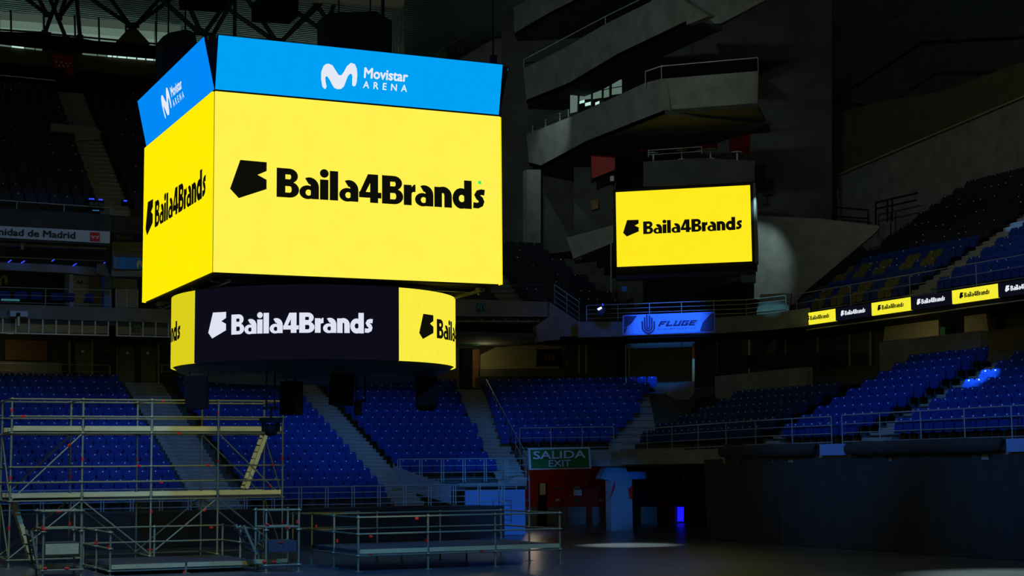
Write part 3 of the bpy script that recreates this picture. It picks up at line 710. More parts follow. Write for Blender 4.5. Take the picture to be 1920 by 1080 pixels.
def roll(y0, y1, label):
    mb = MB(); n = 14; vs = []; k = 10
    for i in range(n+1):
        yy = y0+(y1-y0)*i/n; rr = .2+.03*random.random()-(.06 if i in (0, n) else 0)
        vs += [Vector((33.05+rr*1.0*math.cos(a), yy, 3.32+rr*math.sin(a)*1.15)) for a in [2*math.pi*j/k for j in range(k)]]
    fs = [(i*k+j, i*k+(j+1) % k, (i+1)*k+(j+1) % k, (i+1)*k+j) for i in range(n) for j in range(k)]+[list(range(k)), list(range((n+1)*k-1, n*k-1, -1))]
    mb.add(vs, fs).build('rolled_tarpaulin', CLOTH, None, True, label=label, cat='tarpaulin')
yr = lambda px: at(px, 830, x=33.05).y
roll(yr(1588), yr(1882), 'long rolled black tarpaulin on the curtain top at right')
roll(yr(1352), yr(1532), 'shorter rolled black tarpaulin on the curtain top at left')
trim1 = struct(MB().box(33.15, 33.6, 24, 61.5, 2.9, RZ).build('trim_1', CONC))
for a, b, lb in ((1538, 1585, 'pale blue panel between the two rolled tarpaulins'), (1888, 1960, 'pale blue panel right of the long rolled tarpaulin')):
    MB().box(33.02, 33.12, yr(a), yr(b), 3.12, 3.5).build('panel', PANELB, trim1, label=lb)

# beam over the exit, exit hall
bm_ = MB()
Pl = [Vector((30.7, 65.05, 3.2)), Vector((34.35, 62.6, 3.2)), Vector((34.0, 57.2, 3.2))]
for a, b in zip(Pl, Pl[1:]):
    d = (b-a).normalized(); bm_.obox((a+b)/2, (b-a)/2, Vector((-d.y, d.x, 0))*.2, Vector((0, 0, .36)))
struct(bm_.build('wall_exit_lintel', CONC))
pil = struct(thing('wall_exit_pillar', tuple(at(1166, 996, y=64))))
xa, xb = at(1146, 960, y=64).x, at(1186, 960, y=64).x
PILM = mat('pillar_paint', (118, 134, 150), .6, 0, .06, 2)
MB().prism([(xa, 64, 0), (xb, 64, 0), (xb, 64, 2.2), (xb-.3, 64, 2.75), (xb-.35, 64, 3.0), (xa-.1, 64, 3.0), (xa-.5, 64, 2.3), (xa, 64, 2.2)], (0, .5, 0)).build('shaft', PILM, pil)
for s_, pts in ((0, [(1143, 938), (1153, 899), (1153, 915), (1145, 935)]), (1, [(1178, 917), (1186, 910), (1186, 935), (1181, 935)])):
    slab('red_patch', pts, dict(y=63.97), .03, mat('signal_red', (220, 30, 24), .5), pil)
slab('duct_box', [(1170, 885), (1211, 884), (1211, 898), (1170, 899)], dict(y=64.4), .5, PANELB, None, label='pale duct box to the right of the exit pillar', cat='duct')
hall = struct(slab('wall_exit_hall', [(985, 850), (1180, 850), (1180, 996), (985, 996)], dict(y=72.5), .3, REDW))
hside = struct(slab('wall_exit_side', [(1180, 850), (1345, 846), (1345, 1005), (1180, 996)], dict(y=71), .3, BLACK))
struct(MB().box(28, 48, 64.9, 74, 3.0, 3.15).build('ceiling_exit', BLACK))
for i, (x0, x1, lb) in enumerate(((1027, 1063, 'left'), (1064, 1099, 'middle'), (1111, 1146, 'right'))):
    d_ = struct(thing('door_%d' % (i+1), tuple(at((x0+x1)/2, 985, y=72.4))))
    slab('leaf', [(x0, 951), (x1, 950), (x1, 984), (x0, 984)], dict(y=72.42), .06, GREYM, d_)
    tube_part('handle', at(x1-2, 972, y=72.38), at(x1-2, 965, y=72.38), .02, STEEL, d_)
slab('dark_jamb', [(1012, 905), (1024, 905), (1024, 986), (1012, 986)], dict(y=72.3), .2, BLACK, hall, label='dark upright jamb left of the grey doors')
slab('metal_sheet', [(986, 950), (1006, 950), (1006, 985), (986, 985)], dict(y=72.3), .06, GREYM, hall, label='grey metal sheet behind the stage railing end')
NOTE = mat('paper_notice', (190, 188, 160), .7); GRN = mat('green_notice', (90, 120, 60), .6)
for x0, y0, x1, y1, m_, lb in ((1012.5, 906, 1023, 928, NOTE, 'tall pale notice left of the red exit wall'), (1040, 913, 1050, 917, GRN, 'small green plate on the red wall, left one'), (1076, 912, 1088, 917, GRN, 'small green plate above the pale notice'), (1122, 913, 1132, 917, GRN, 'small green plate on the red wall, right one'),
                             (1076, 918.5, 1091, 929, NOTE, 'pale notice in the middle of the red wall'), (1042, 935, 1049, 940, NOTE, 'small pale plate above the left grey door'), (1078, 935, 1085, 940, GREENS, 'small dark green plate above the middle grey door'), (1124, 935, 1131, 940, NOTE, 'small pale plate above the right grey door')):
    slab('wall_notice', [(x0, y0), (x1, y0), (x1, y1), (x0, y1)], dict(y=72.15 if x0 < 1020 else 72.4), .03, m_, None, label=lb, cat='notice')
slab('red_door_panel', [(1239, 940), (1263, 938), (1263, 986), (1239, 987)], dict(y=70.8), .1, REDW, hside, label='dull red panel beside the glowing blue doorway')
slab('grey_panel', [(1203, 950), (1232, 950), (1232, 983), (1203, 983)], dict(y=70.8), .1, GREYM, hside, label='dim grey panel between the pillar and the red panel')
slab('grey_post', [(1264, 949), (1271, 949), (1271, 984), (1264, 984)], dict(y=70.8), .1, GREYM, hside, label='narrow grey strip left of the glowing blue doorway')
slab('blue_light_panel', [(1271.5, 950.5), (1282, 950.5), (1282, 978), (1271.5, 978)], dict(y=70.7), .06, emit('blue_doorway_glow', (24, 20, 250), 1.4), None, label='glowing blue upright light panel in the dark exit hall', cat='light')
for x0, y0, x1, y1, lb in ((1281, 874, 1294, 879, 'upper dim teal plate high in the exit hall'), (1281, 880, 1294, 885, 'lower dim teal plate high in the exit hall'), (1300, 883, 1303.5, 888, 'tiny teal plate in the exit hall'), (1281, 892, 1290, 899, 'small grey plate below the teal plates')):
    slab('hall_plate', [(x0, y0), (x1, y0), (x1, y1), (x0, y1)], dict(y=66), .03, mat('teal_plate', (96, 150, 160), .5), None, label=lb, cat='plate')
# exit sign hanging over the way out
sg = thing('exit_sign', tuple(at(1050, 880, y=62.0)), 'green SALIDA EXIT sign with pale border over the way out', 'sign')
SYp = dict(y=62.0)
slab('border', [(991, 840.5), (1106, 838), (1108.5, 878.5), (993, 881)], SYp, .12, WHITEP, sg)
slab('field', [(994.5, 843.5), (1103, 841), (1105, 875.8), (996.5, 878)], dict(y=61.97), .03, GREENS, sg)
def sgn(p0, p1, s, h, bold, yy, m_, par):
    a, b = at(*p0, y=yy), at(*p1, y=yy); f = frame(a, (b-a).normalized(), (0, 0, 1)); flat('lettering', text_polys(s, bold, width=(b-a).length, height=h), f, m_, par, Vector((0, -1, 0)))
sgn((1000.5, 861), (1097.5, 858.5), 'SALIDA', at(1000, 846.5, y=61.94).z-at(1000, 861, y=61.94).z, .02, 61.94, WHITEP, sg)
sgn((1029, 875), (1070, 874), 'EXIT', at(1029, 863, y=61.94).z-at(1029, 875, y=61.94).z, .01, 61.94, WHITEP, sg)
for px in (1010, 1090):
    a = at(px, 841, y=62.06); tube_part('hanger', a, (a.x, a.y, a.z+.25), .03, DSTEEL, sg)
# ------------------------------------------------------------ lower concourse behind the back stand
struct(MB().box(-6, 38, 76.2, 76.6, 6.2, 12).build('wall_concourse', mat('concourse_wall', (58, 50, 36), .8, 0, .15, 1)))
Yc = dict(y=76.0); Yb = dict(y=75.2)
struct(slab('wall_box_parapet', [(-60, 676), (116, 680), (116, 706), (-60, 704)], Yb, .25, CONC))
slab('wood_panelling', [(10, 636), (88, 639), (88, 676), (10, 675)], Yc, .1, BROWN, None, label='warm brown wood panelling behind the far left parapet', cat='panelling')
def door(n, leaves, posts, frame_=None, knobs=(), z=Yc):
    d_ = struct(thing('door_%d' % n, tuple(at((leaves[0][0]+leaves[-1][1])/2, leaves[0][3], **z))))
    for x0, x1, y0, y1 in leaves:
        lf = slab('leaf', [(x0, y0), (x1, y0+.5), (x1, y1+.5), (x0, y1)], z, .06, mat('olive_door', (92, 92, 62), .6, 0, .1, 1.5), d_)
    for x0, x1, y0, y1 in posts: slab('jamb', [(x0, y0), (x1, y0), (x1, y1), (x0, y1)], dict(y=list(z.values())[0]-.08), .15, CREAM, d_)
    for px, py in knobs:
        a = at(px, py, y=list(z.values())[0]-.03); MB().tube(a, a+Vector((0, .03, 0)), .07, 10).build('porthole', PLATE, d_)
door(4, [(141, 171, 643, 706)], [(171.5, 175, 641, 706), (129, 132, 641, 706)], knobs=[(155, 659)])
door(5, [(222, 252, 650, 720), (264, 293, 650, 720)], [(295.5, 299, 644, 720), (219, 221, 650, 720)], knobs=[(239, 662), (277, 662)])
slab('wall_sign', [(193, 648), (208, 648), (208, 662), (193, 662)], Yc, .05, OLIVE, None, label='small square sign between the two olive doors', cat='sign')
slab('green_exit_sign', [(243, 630), (284, 631), (284, 637), (243, 636)], dict(y=74.5), .08, GREENS, None, label='dim green exit sign above the double doors at left', cat='sign')
slab('green_exit_sign', [(864, 640), (898, 640), (898, 648), (864, 648)], dict(y=74.5), .08, GREENS, None, label='dim green exit sign right of the screen ring', cat='sign')
railing('concourse_railing', [at(-40, 699, y=74.6), at(206, 702, y=74.6)], .42, 2, 'thin blue-lit rails at the top of the left back stand', spacing=9)
railing('concourse_railing', [at(303, 701, y=74.6), at(362, 702, y=74.6)], .42, 2, 'short thin rails right of the double doors', spacing=4)
slab('dark_doorway', [(866, 654), (888, 654), (888, 727), (866, 727)], Yc, .1, BLACK, None, label='dark doorway at the head of the handrailed stairs', cat='doorway')
struct(slab('trim_4', [(886, 655), (899, 655), (899, 728), (886, 727)], dict(y=75.9), .1, BROWN))
struct(slab('wall_concourse_cream', [(901, 665), (936, 648), (1085, 646), (1048, 664), (1048, 694), (901, 694)], Yc, .12, CREAM))
pic = thing('wall_poster', tuple(at(1030, 687, y=75.9)), 'dark framed poster with orange figures on the cream wall', 'poster')
slab('board', [(1007, 655), (1053, 654), (1053, 686), (1007, 687)], dict(y=75.9), .06, BLACK, pic)
for px in (1024, 1031, 1038): slab('print', [(px-3, 664), (px+2, 663), (px+3, 675), (px-2, 676)], dict(y=75.86), .03, BROWN, pic)
struct(slab('wall_corner_parapet', [(900, 692), (1066, 690), (1066, 706), (900, 706)], Yb, .2, mat('olive_parapet', (70, 70, 52), .8, 0, .12, 1)))
struct(slab('wall_corner_lobby', [(1060, 640), (1158, 640), (1158, 722), (1066, 712)], dict(y=75.8), .2, OLIVE))
struct(slab('wall_corner_lobby', [(1175, 640), (1302, 636), (1302, 738), (1240, 728), (1175, 722)], dict(c=80), .2, OLIVE))
slab('dark_doorway', [(1158, 640), (1174, 640), (1174, 719), (1158, 719)], dict(c=80), .1, BLACK, None, label='tall dark doorway at the head of the broad corner stairs', cat='doorway')
for i, px in enumerate((1086, 1099, 1173.5, 1180)):
    a, b = at(px, 645, c=79.5), at(px, 700 if i < 2 else 718, c=79.5); MB().tube(b, a, .04, 6).build('trim_6', CREAM, None, kind='structure')
a, b = at(1300.5, 644, c=78), at(1300, 738, c=78); MB().tube(b, a, .07, 8).build('lobby_post', mat('orange_lit_post', (196, 140, 70), .5), None, True, label='slim orange-lit post right of the broad corner stairs', cat='post')  # orange light on the post is put into its colour
struct(slab('wall_corner_side', [(1222, 728), (1302, 715), (1302, 738), (1285, 757)], dict(c=77), .2, CONC))
# lobby glazing and parapets under the right balcony
struct(MB().box(46.6, 47, 20, 68, 6, 8.9).build('wall_concourse_right', OLIVE))
win = struct(thing('window_3', tuple(at(1500, 700, x=46.4))))
px_ = [1345, 1405, 1473, 1533, 1593, 1632]
for a, b in zip(px_, px_[1:]):
    t0 = 640-.06*(a-1345); t1 = 640-.06*(b-1345)
    slab('pane', [(a+2, t0), (b-2, t1), (b-2, t1+60), (a+2, t0+60)], dict(x=46.4), .05, glass('olive_glass', (58, 56, 38), .25), win)
for a in px_:
    t0 = 640-.06*(a-1345); tube_part('mullion', at(a, t0+62, x=46.35), at(a, t0-2, x=46.35), .05, CREAM, win)
def parap(name, x, pxa, pxb, ya, yb, h): 
    p, q = at(pxa, ya, x=x), at(pxb, yb, x=x); z = (p.z+q.z)/2
    return struct(MB().box(x, x+.3, p.y, q.y, z-h, z).build(name, CONC))
parap('wall_stand_parapet', 38.4, 1340, 1512, 700, 694, 1.0)
parap('wall_stand_parapet_upper', 40.6, 1648, 1838, 640, 622, 1.15)
struct(slab('wall_cream_box', [(1660, 605), (1672, 603), (1760, 590), (1760, 630), (1673, 638), (1656, 640)], dict(x=45.5), .2, CREAM))
struct(slab('wall_cream_box_side', [(1808, 584), (1848, 578), (1853, 620), (1808, 624)], dict(x=45.5), .2, CREAM))
slab('dark_box_window', [(1761, 592), (1808, 586), (1808, 622), (1761, 629)], dict(x=45.6), .2, BLACK, None, label='dark window opening in the cream box under the ribbon screen', cat='window')
slab('green_bin', [(1762, 614), (1772, 613), (1772, 629), (1762, 630)], dict(x=45.2), .4, GREENS, None, label='small green box in the dark opening under the ribbon screen', cat='box')
slab('loose_chairs_row', [(1360, 668), (1535, 660), (1538, 684), (1360, 692)], dict(x=44.5), .3, SEATD, None, label='dark blue seat backs standing behind the glazing parapet', cat='seats')

# ------------------------------------------------------------ second tier balcony, back side
fx0, fx1 = at(-60, 590, y=70).x, at(1008, 590, y=70).x
struct(MB().box(fx0-2, fx1+1, 70, 76.4, 9.0, 9.2).build('floor_balcony_back', CONC_D))
struct(MB().box(fx0-2, at(330, 590, y=70).x+3, 69.9, 70.15, 9.2, 9.78).build('wall_balcony_fascia', CONC))
win = struct(thing('window_4', (12, 70, 8.62)))
edges = [-44, -19.5, 5, 29.5, 54, 80, 105, 129.5, 154, 178.5, 203] 
edges2 = [219, 243.5, 268, 292, 316, 341]
for E_ in (edges, edges2):
    X_ = [at(px, 612, y=70).x for px in E_]
    for a, b in zip(X_, X_[1:]): box_part('pane', a+.03, b-.03, 70.04, 70.08, 8.66, 9.18, GLASSD, win)
    for a in X_: box_part('mullion', a-.03, a+.03, 69.98, 70.12, 8.6, 9.2, RAILM, win)
    box_part('sill', X_[0]-.03, X_[-1]+.03, 69.96, 70.14, 8.56, 8.62, RAILM, win)
struct(slab('wall_balcony_fascia_right', [(845, 560), (1030, 566), (1032, 594), (845, 593)], dict(y=70), .3, CONC))
struct(slab('wall_balcony_slope', [(1030, 566), (1085, 603), (1085, 632), (1058, 635), (1010, 641), (1004, 612), (1030, 594)], dict(y=69.9), .4, CONC))
tk = thing('ticked_rail', tuple(at(870, 603, y=70.2)), 'dim horizontal rail with short uprights below the right balcony fascia', 'rail')
tube_part('rail', at(850, 602.5, y=70.2), at(1022, 603, y=70.2), .03, CREAM, tk)
for px in (879, 902, 925, 948, 971, 990, 1009): tube_part('upright', at(px, 602.5, y=70.2), at(px, 598.5, y=70.2), .025, CREAM, tk)
lg = thing('wall_logo_plate', tuple(at(902, 583, y=69.95)), 'small teal square plate on the fascia right of the cube', 'sign')
slab('plate', [(895, 568.5), (909.5, 568.5), (909.5, 584), (895, 584)], dict(y=69.95), .05, mat('teal_sign', (16, 60, 74), .5), lg)
for q in ([(897, 570), (908, 570), (908, 571.5), (897, 571.5)], [(901.5, 574), (903, 574), (903, 582), (901.5, 582)], [(897, 570), (898.3, 570), (898.3, 580), (897, 580)], [(906.7, 570), (908, 570), (908, 580), (906.7, 580)]): slab('mark', q, dict(y=69.92), .03, mat('teal_mark', (70, 170, 190), .5), lg)
lg = thing('wall_logo_plate', tuple(at(255, 622, y=69.9)), 'small green outlined square plate on the left balcony glazing', 'sign')
slab('plate', [(249, 610), (263, 610), (263, 623), (249, 623)], dict(y=69.93), .04, mat('dim_green_plate', (24, 56, 44), .5), lg)
for q in ([(250, 611), (262, 611), (262, 612), (250, 612)], [(255.5, 615), (256.7, 615), (256.7, 622), (255.5, 622)]): slab('mark', q, dict(y=69.9), .03, mat('green_mark', (70, 150, 110), .5), lg)

# hospitality boxes on the second tier, far left
Yv = dict(y=75.4)
struct(slab('wall_box_back', [(-60, 500), (275, 510), (275, 585), (-60, 580)], dict(y=76.0), .2, mat('box_wall', (44, 40, 30), .8)))
struct(slab('trim_2', [(-60, 489), (110, 496), (165, 500), (180, 501), (180, 517), (130, 512), (-60, 503)], dict(y=73.2), .5, CREAM))
struct(slab('wall_box_partition', [(130, 510), (138, 510), (138, 578), (130, 577)], dict(y=73.6), 1.2, WHITEP))
wp = struct(slab('wall_box_white', [(138.5, 499), (166, 500), (166, 578), (138.5, 578)], Yv, .1, WHITEP))
wv = [(144, 531), (145, 527.5), (147, 526), (149, 528), (150, 531), (151.5, 529), (153, 526), (155, 526.5), (156, 530), (155, 531.5), (154, 529), (152, 533), (149.5, 533.5), (147, 529), (145.5, 532)]
slab('wave_logo', wv, dict(y=75.36), .03, mat('navy_print', (20, 40, 70), .6), wp); slab('logo_print', [(157, 531), (165, 531.5), (165, 533.5), (157, 533)], dict(y=75.36), .03, BANB, wp)
struct(slab('wall_box_cream', [(166.5, 500), (195, 503), (195, 578), (166.5, 578)], dict(y=75.5), .1, CREAM))
struct(slab('wall_box_bracket', [(184, 495), (197, 494), (206, 513), (204, 519), (183, 513)], dict(y=72.6), .3, WHITEP))
struct(slab('wall_box_pillar', [(195, 517), (210, 512), (210, 577), (195, 577)], dict(y=72.8), .5, PANELB))
struct(slab('wall_box_cream', [(211, 521), (257, 524), (257, 542), (211, 540)], dict(y=75.2), .1, CREAM))
struct(slab('wall_box_low', [(216, 543), (257, 544), (257, 577), (216, 577)], dict(y=75.0), .1, WHITEP))
slab('wave_mural', [(-3, 536), (0, 522), (6, 515.5), (12, 517), (15, 525), (13, 534), (9, 532), (9, 524), (6, 521), (3, 524), (3, 536)], dict(y=75.9), .03, mat('olive_yellow_print', (150, 140, 50), .6), None, label='olive wave emblem on the dark box wall at the left edge', cat='emblem')
for i, (a, b, y0) in enumerate(((-8, 19, 545), (26, 52, 546), (58, 79, 547), (95, 120, 548), (125, 140, 549), (160, 176, 550.5))):
    c = thing('padded_armchair', tuple(at((a+b)/2, 566, y=71.6)), 'blue padded box seat, %s from the left edge' % ORD[i], 'seat', 'blue seats in the hospitality box')
    slab('backrest', [(a, y0+2), (a+2, y0), (b-2, y0+.3), (b, y0+2), (b, y0+14), (a, y0+14)], dict(y=72.0), .15, SEATB, c)
    slab('cushion', [(a, y0+11), (b, y0+11), (b, y0+15), (a, y0+15)], dict(y=71.5), .5, SEATP, c)
slab('counter_light_strip', [(3, 560), (37, 561), (37, 564), (3, 563)], dict(y=70.8), .2, emit('teal_strip', (60, 120, 130), .6), None, label='dim teal light strip on the box counter at the left edge', cat='light strip')
railing('box_railing', [at(-40, 571, y=70.05), at(206, 577, y=70.05)], .75, 3, 'thin railing along the hospitality box front', spacing=2.3)
railing('box_railing', [at(217, 577, y=70.05), at(258, 578, y=70.05)], .8, 5, 'barred railing beside the lower left cube edge', spacing=.45)
railing('gallery_railing', [at(-40, 489, y=70.6), at(198, 498, y=70.6)], .2, 1, 'thin rail above the blue tubes', spacing=12)
pj = thing('fascia_projector', tuple(at(35, 610, y=69.6)), 'white box lamp on a short pole on the left balcony fascia', 'projector')
slab('case', [(19, 582.5), (52, 583.5), (52, 594), (19, 593)], dict(y=69.5), .4, WHITEP, pj); slab('pole', [(33, 586), (37, 586), (37, 611), (33, 611)], dict(y=69.4), .1, RAILM, pj); slab('clamp', [(31, 587), (38, 586), (38, 593), (31, 593)], dict(y=69.35), .1, BLACK, pj)
for i, (x0, y0, x1, y1) in enumerate(((15, 492, 21.5, 487.5), (39.5, 493.5, 46.5, 489), (97, 490, 103, 485.5), (136.5, 498.5, 143.5, 494), (194.5, 493.5, 198.5, 491.5))):
    t = thing('blue_tube_lamp', tuple(at(x0, y0, y=73.0)), 'slanting blue light tube, %s from the left edge' % ORD[i], 'lamp', 'blue tubes over the hospitality boxes')
    a, b = at(x0, y0, y=72.9), at(x1, y1, y=72.9); tube_part('tube', a, b, .022, LAMPB, t)
    tube_part('bracket', b, b+Vector((0, .25, .12)), .03, BLACK, t)
    l = bpy.data.lights.new('blue_tube_light', 'POINT'); l.energy = 1.6; l.color = (.02, .12, 1); l.shadow_soft_size = .08
    o = bpy.data.objects.new('blue_tube_light', l); COL.objects.link(o); o.location = (a+b)/2+Vector((0, -.12, -.05))
struct(slab('trim_3', [(-60, 452.5), (200, 465), (200, 467.5), (-60, 456)], dict(y=71), .4, CREAM))
slab('soffit_bracket', [(39, 456), (45, 456), (45, 467), (39, 467)], dict(y=70.6), .2, WHITEP, None, label='small pale bracket under the white banner balcony', cat='bracket')

# ------------------------------------------------------------ third tier, back side: white banner, seats, stairs
terr = MB()
for r in range(GN): terr.box(0, 30, GY+GT*r, GY+GT*(r+1), GZ+GR*r-.7, GZ+GR*r)
terr.box(0, 30, GY+GT*GN, 85, GZ+GR*GN-.7, GZ+GR*GN)
struct(terr.build('floor_terrace_gallery', CONC_D))
struct(MB().box(0, at(207, 440, y=68).x, 68.05, 68.35, 12.2, 13.5).build('wall_gallery_parapet', CONC_D))
stairs('aisle_stairs', (13.4, GY), (0, 1, 0), 1.25, GZ, 30, .4, .26, 'dim steep aisle stairs in the upper back tier below the red sign')
bn = thing('white_banner', tuple(at(100, 452, y=67.95)), 'white banner lettered in black with a red flag square, left balcony', 'banner')
slab('cloth', [(-160, 415.5), (206.5, 434.2), (205.8, 456.3), (-160, 437)], dict(y=67.95), .06, BANW, bn)
full = text_polys('Comunidad de Madrid', .03); part_ = text_polys('nidad de Madrid', .03)
wf = max(x for p in full for x, _ in p); wpz = max(x for p in part_ for x, _ in p); hf = max(y_ for p in full for _, y_ in p)
a, b = at(-2, 441, y=67.9), at(141.5, 446.8, y=67.9); k = (b-a).length/wpz; rr_ = (b-a).normalized(); rr_ = Vector((1, 0, 0))
hh = (at(100, 432.5, y=67.9).z-at(100, 445.3, y=67.9).z)/hf
flat('lettering', full, frame(Vector((b.x-wf*k, 67.92, (a.z+b.z)/2)), (k, 0, 0), (0, 0, hh)), INK, bn, Vector((0, -1, 0)))
fl = slab('flag_square', [(169, 435.3), (187.3, 436), (187.3, 453), (169, 452.2)], dict(y=67.92), .03, mat('flag_red', (214, 36, 30), .6), bn)
for px, py in ((172, 442.5), (175.5, 444), (178.5, 442.8), (181.5, 444.3), (184.5, 443), (174, 446), (183, 446.5)):
    a = at(px, py, y=67.9); MB().box(a.x-.022, a.x+.022, 67.89, 67.92, a.z-.022, a.z+.022).build('star', PLATE, fl)
railing('gallery_railing', [at(-60, 417, y=68.2), at(206, 434, y=68.2)], 1.0, 2, 'thin rails above the white banner', spacing=2.1)
struct(slab('wall_gallery_piece', [(154, 411), (206, 416), (206, 434), (165, 431), (154, 430)], dict(y=70.5), .2, CONC))
struct(slab('wall_gallery_piece', [(214, 417), (246, 416), (250, 446), (222, 450), (214, 440)], dict(y=71), .2, CONC))
stairs('access_stairs', (14.2, 69.2), (.2, 1, 0), 1.5, 11.0, 6, .4, .3, 'short access stairs between the white and blue banners')
slab('slanting_handrail', [(214, 425), (217, 424), (223, 441), (221, 452)], dict(y=69), .06, DSTEEL, None, label='slanting stair rail right of the white banner', cat='rail')
b2 = thing('blue_banner', tuple(at(245, 504, y=69)), 'blue banner with a white wave emblem beside the cube edge', 'banner')
slab('cloth', [(222, 482), (300, 484), (300, 506), (222, 504)], dict(y=69), .05, BANB, b2); slab('end_panel', [(213, 481), (221.5, 482), (221.5, 504), (213, 503)], dict(y=69), .05, PANELB, b2)
slab('wave_emblem', [(257, 502), (256, 494), (258, 489), (262, 487.5), (265, 490), (267, 495), (269.5, 496), (272, 490), (275, 487.5), (278, 490), (279, 496), (278, 503), (275.5, 502), (275.5, 494), (272.5, 500), (269, 504), (265, 500), (262, 494), (260.5, 497), (260, 503)], dict(y=68.97), .03, BANW, b2)
for i, (px, py, w_) in enumerate(((-30, 332, 190), (-30, 355, 200))):
    struct(slab('trim_5', [(px, py), (px+w_, py+14), (px+w_, py+26), (px, py+12)], dict(y=70.5+i*1.2), .2, CONC_D))
struct(slab('wall_gallery_doorway', [(95, 231), (178, 238), (190, 246), (184, 262), (140, 264), (140, 250), (95, 246)], dict(y=74.6), .3, CONC))
for i, (a, b) in enumerate((((-30, 300), (176, 313)), ((-30, 138), (104, 151)), ((-30, 212), (100, 222)))):
    pa, pb = at(*a, y=73+3*i), at(*b, y=73+3*i); MB().tube(pa, pb, .03, 6).build('gallery_rail', RAILM, None, label=('lowest', 'highest', 'middle')[i]+' thin rail across the upper back tier', cat='rail')
t = thing('blue_lamp_cluster', tuple(at(180, 397, y=68.6)), 'cluster of blue stage lamps above the white banner', 'stage lamp')
for x0, x1, yy in ((167, 177, 372.7), (185.5, 192.5, 374)): slab('bright_bar', [(x0, yy-1), (x1, yy-.6), (x1, yy+1.2), (x0, yy+.6)], dict(y=68.0), .08, LAMPB, t)
for px, py in ((172, 382), (181, 382.5), (190, 383)):
    a = at(px, py, y=68.0); MB().tube(a+Vector((0, .3, 0)), a, .1, 10).build('lamp_head', DSTEEL, t)
slab('frame', [(165, 375), (195, 377), (195, 395), (165, 393)], dict(y=68.2), .1, BLACK, t); slab('dim_bar', [(174, 393.3), (186, 393.8), (186, 395.2), (174, 394.7)], dict(y=68.0), .08, emit('lamp_dim_teal', (40, 110, 160), .8), t)
t = thing('blue_spot_lamp', tuple(at(235, 384, y=68.6)), 'single small blue lamp beside the cube, right of the cluster', 'stage lamp')
slab('bright_bar', [(232.5, 375), (238.5, 375.6), (238.5, 377.4), (232.5, 377)], dict(y=68.0), .08, LAMPB, t); slab('housing', [(229, 374), (240, 374), (240, 385), (229, 385)], dict(y=68.15), .2, BLACK, t)

# dim stairwell right of the cube, high up
struct(slab('wall_stairwell', [(757, -12), (843, -12), (843, 140), (757, 140)], dict(y=92), .4, mat('green_grey_wall', (110, 150, 128), .8, 0, .15, .5)))
struct(slab('wall_stairwell_dark', [(843, -12), (990, -12), (990, 300), (843, 300)], dict(y=91), .4, CONC_D))
for i, px in enumerate((865, 913)):
    a, b = at(px, 100 if i == 0 else 75, y=88), at(px, -12, y=88); MB().box(a.x-.12, a.x+.12, 88, 88.2, a.z, b.z).build('stairwell_column', OLIVE, None, label=('left' if i == 0 else 'right')+' slim column by the high stair rail', cat='column')
st = thing('high_stair_rail', tuple(at(800, 112, y=86)), 'sloping stair rail high up right of the crown screen', 'handrail')
tube_part('rail', at(796, 113, y=86), at(902, 47, y=86), .04, STEEL, st); tube_part('rail', at(832, 82, y=87.5), at(860, 61, y=87.5), .05, STEEL, st)
for px, py in ((837, 88), (848, 81), (860, 74)): tube_part('post', at(px, py+24, y=86), at(px, py, y=86), .03, DSTEEL, st)
slab('stair_flank', [(858, 116), (905, 84), (930, 72), (960, 74), (960, 140), (858, 140)], dict(y=87), 4.0, CONC, None, label='dim concrete stair flank high up right of the crown screen', cat='stairs')

# ------------------------------------------------------------ corner: stacked concrete balconies
XB = 38.0
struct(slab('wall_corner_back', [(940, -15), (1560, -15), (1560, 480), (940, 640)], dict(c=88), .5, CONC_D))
def balcony(name, top, bot, plane, thick=.35): return struct(slab(name, top+bot[::-1], plane, thick, CONC))
balcony('wall_balcony_high', [(961, -14), (1120, -14)], [(965, 68), (1038, 26)], dict(x=XB))
balcony('wall_balcony_middle', [(981, 129), (1060, 89), (1135, 45), (1222, 2), (1260, -14)], [(987, 194), (1067, 162), (1160, 107), (1287, 47), (1330, 30)], dict(x=XB+.5))
balcony('wall_balcony_middle_corner', [(1260, -14), (1470, -14)], [(1287, 47), (1352, 44), (1435, 0)], dict(c=76))
balcony('wall_balcony_low', [(987, 252), (1067, 220), (1135, 190), (1210, 155), (1238, 148)], [(992, 311), (1014, 317), (1100, 271), (1185, 238), (1247, 214)], dict(x=XB))
balcony('wall_balcony_low_corner', [(1238, 148), (1422, 133)], [(1247, 214), (1420, 201)], dict(c=74.5))
def soff(name, edge, plane, depth):
    pts = [at(*e, **plane) for e in edge]; k = list(plane)[0]; n = Vector((1, 0, 0)) if k == 'x' else CN
    mb = MB()
    for a, b in zip(pts, pts[1:]): mb.prism([a, b, b+n*depth, a+n*depth], (0, 0, .2))
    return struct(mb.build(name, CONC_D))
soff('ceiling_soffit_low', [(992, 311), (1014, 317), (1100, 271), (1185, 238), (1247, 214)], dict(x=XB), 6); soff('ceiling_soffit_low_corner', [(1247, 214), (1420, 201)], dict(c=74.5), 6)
soff('ceiling_soffit_middle', [(987, 194), (1067, 162), (1160, 107), (1287, 47)], dict(x=XB+.5), 2); soff('ceiling_soffit_high', [(965, 68), (1038, 26), (1120, -14)], dict(x=XB), 5)
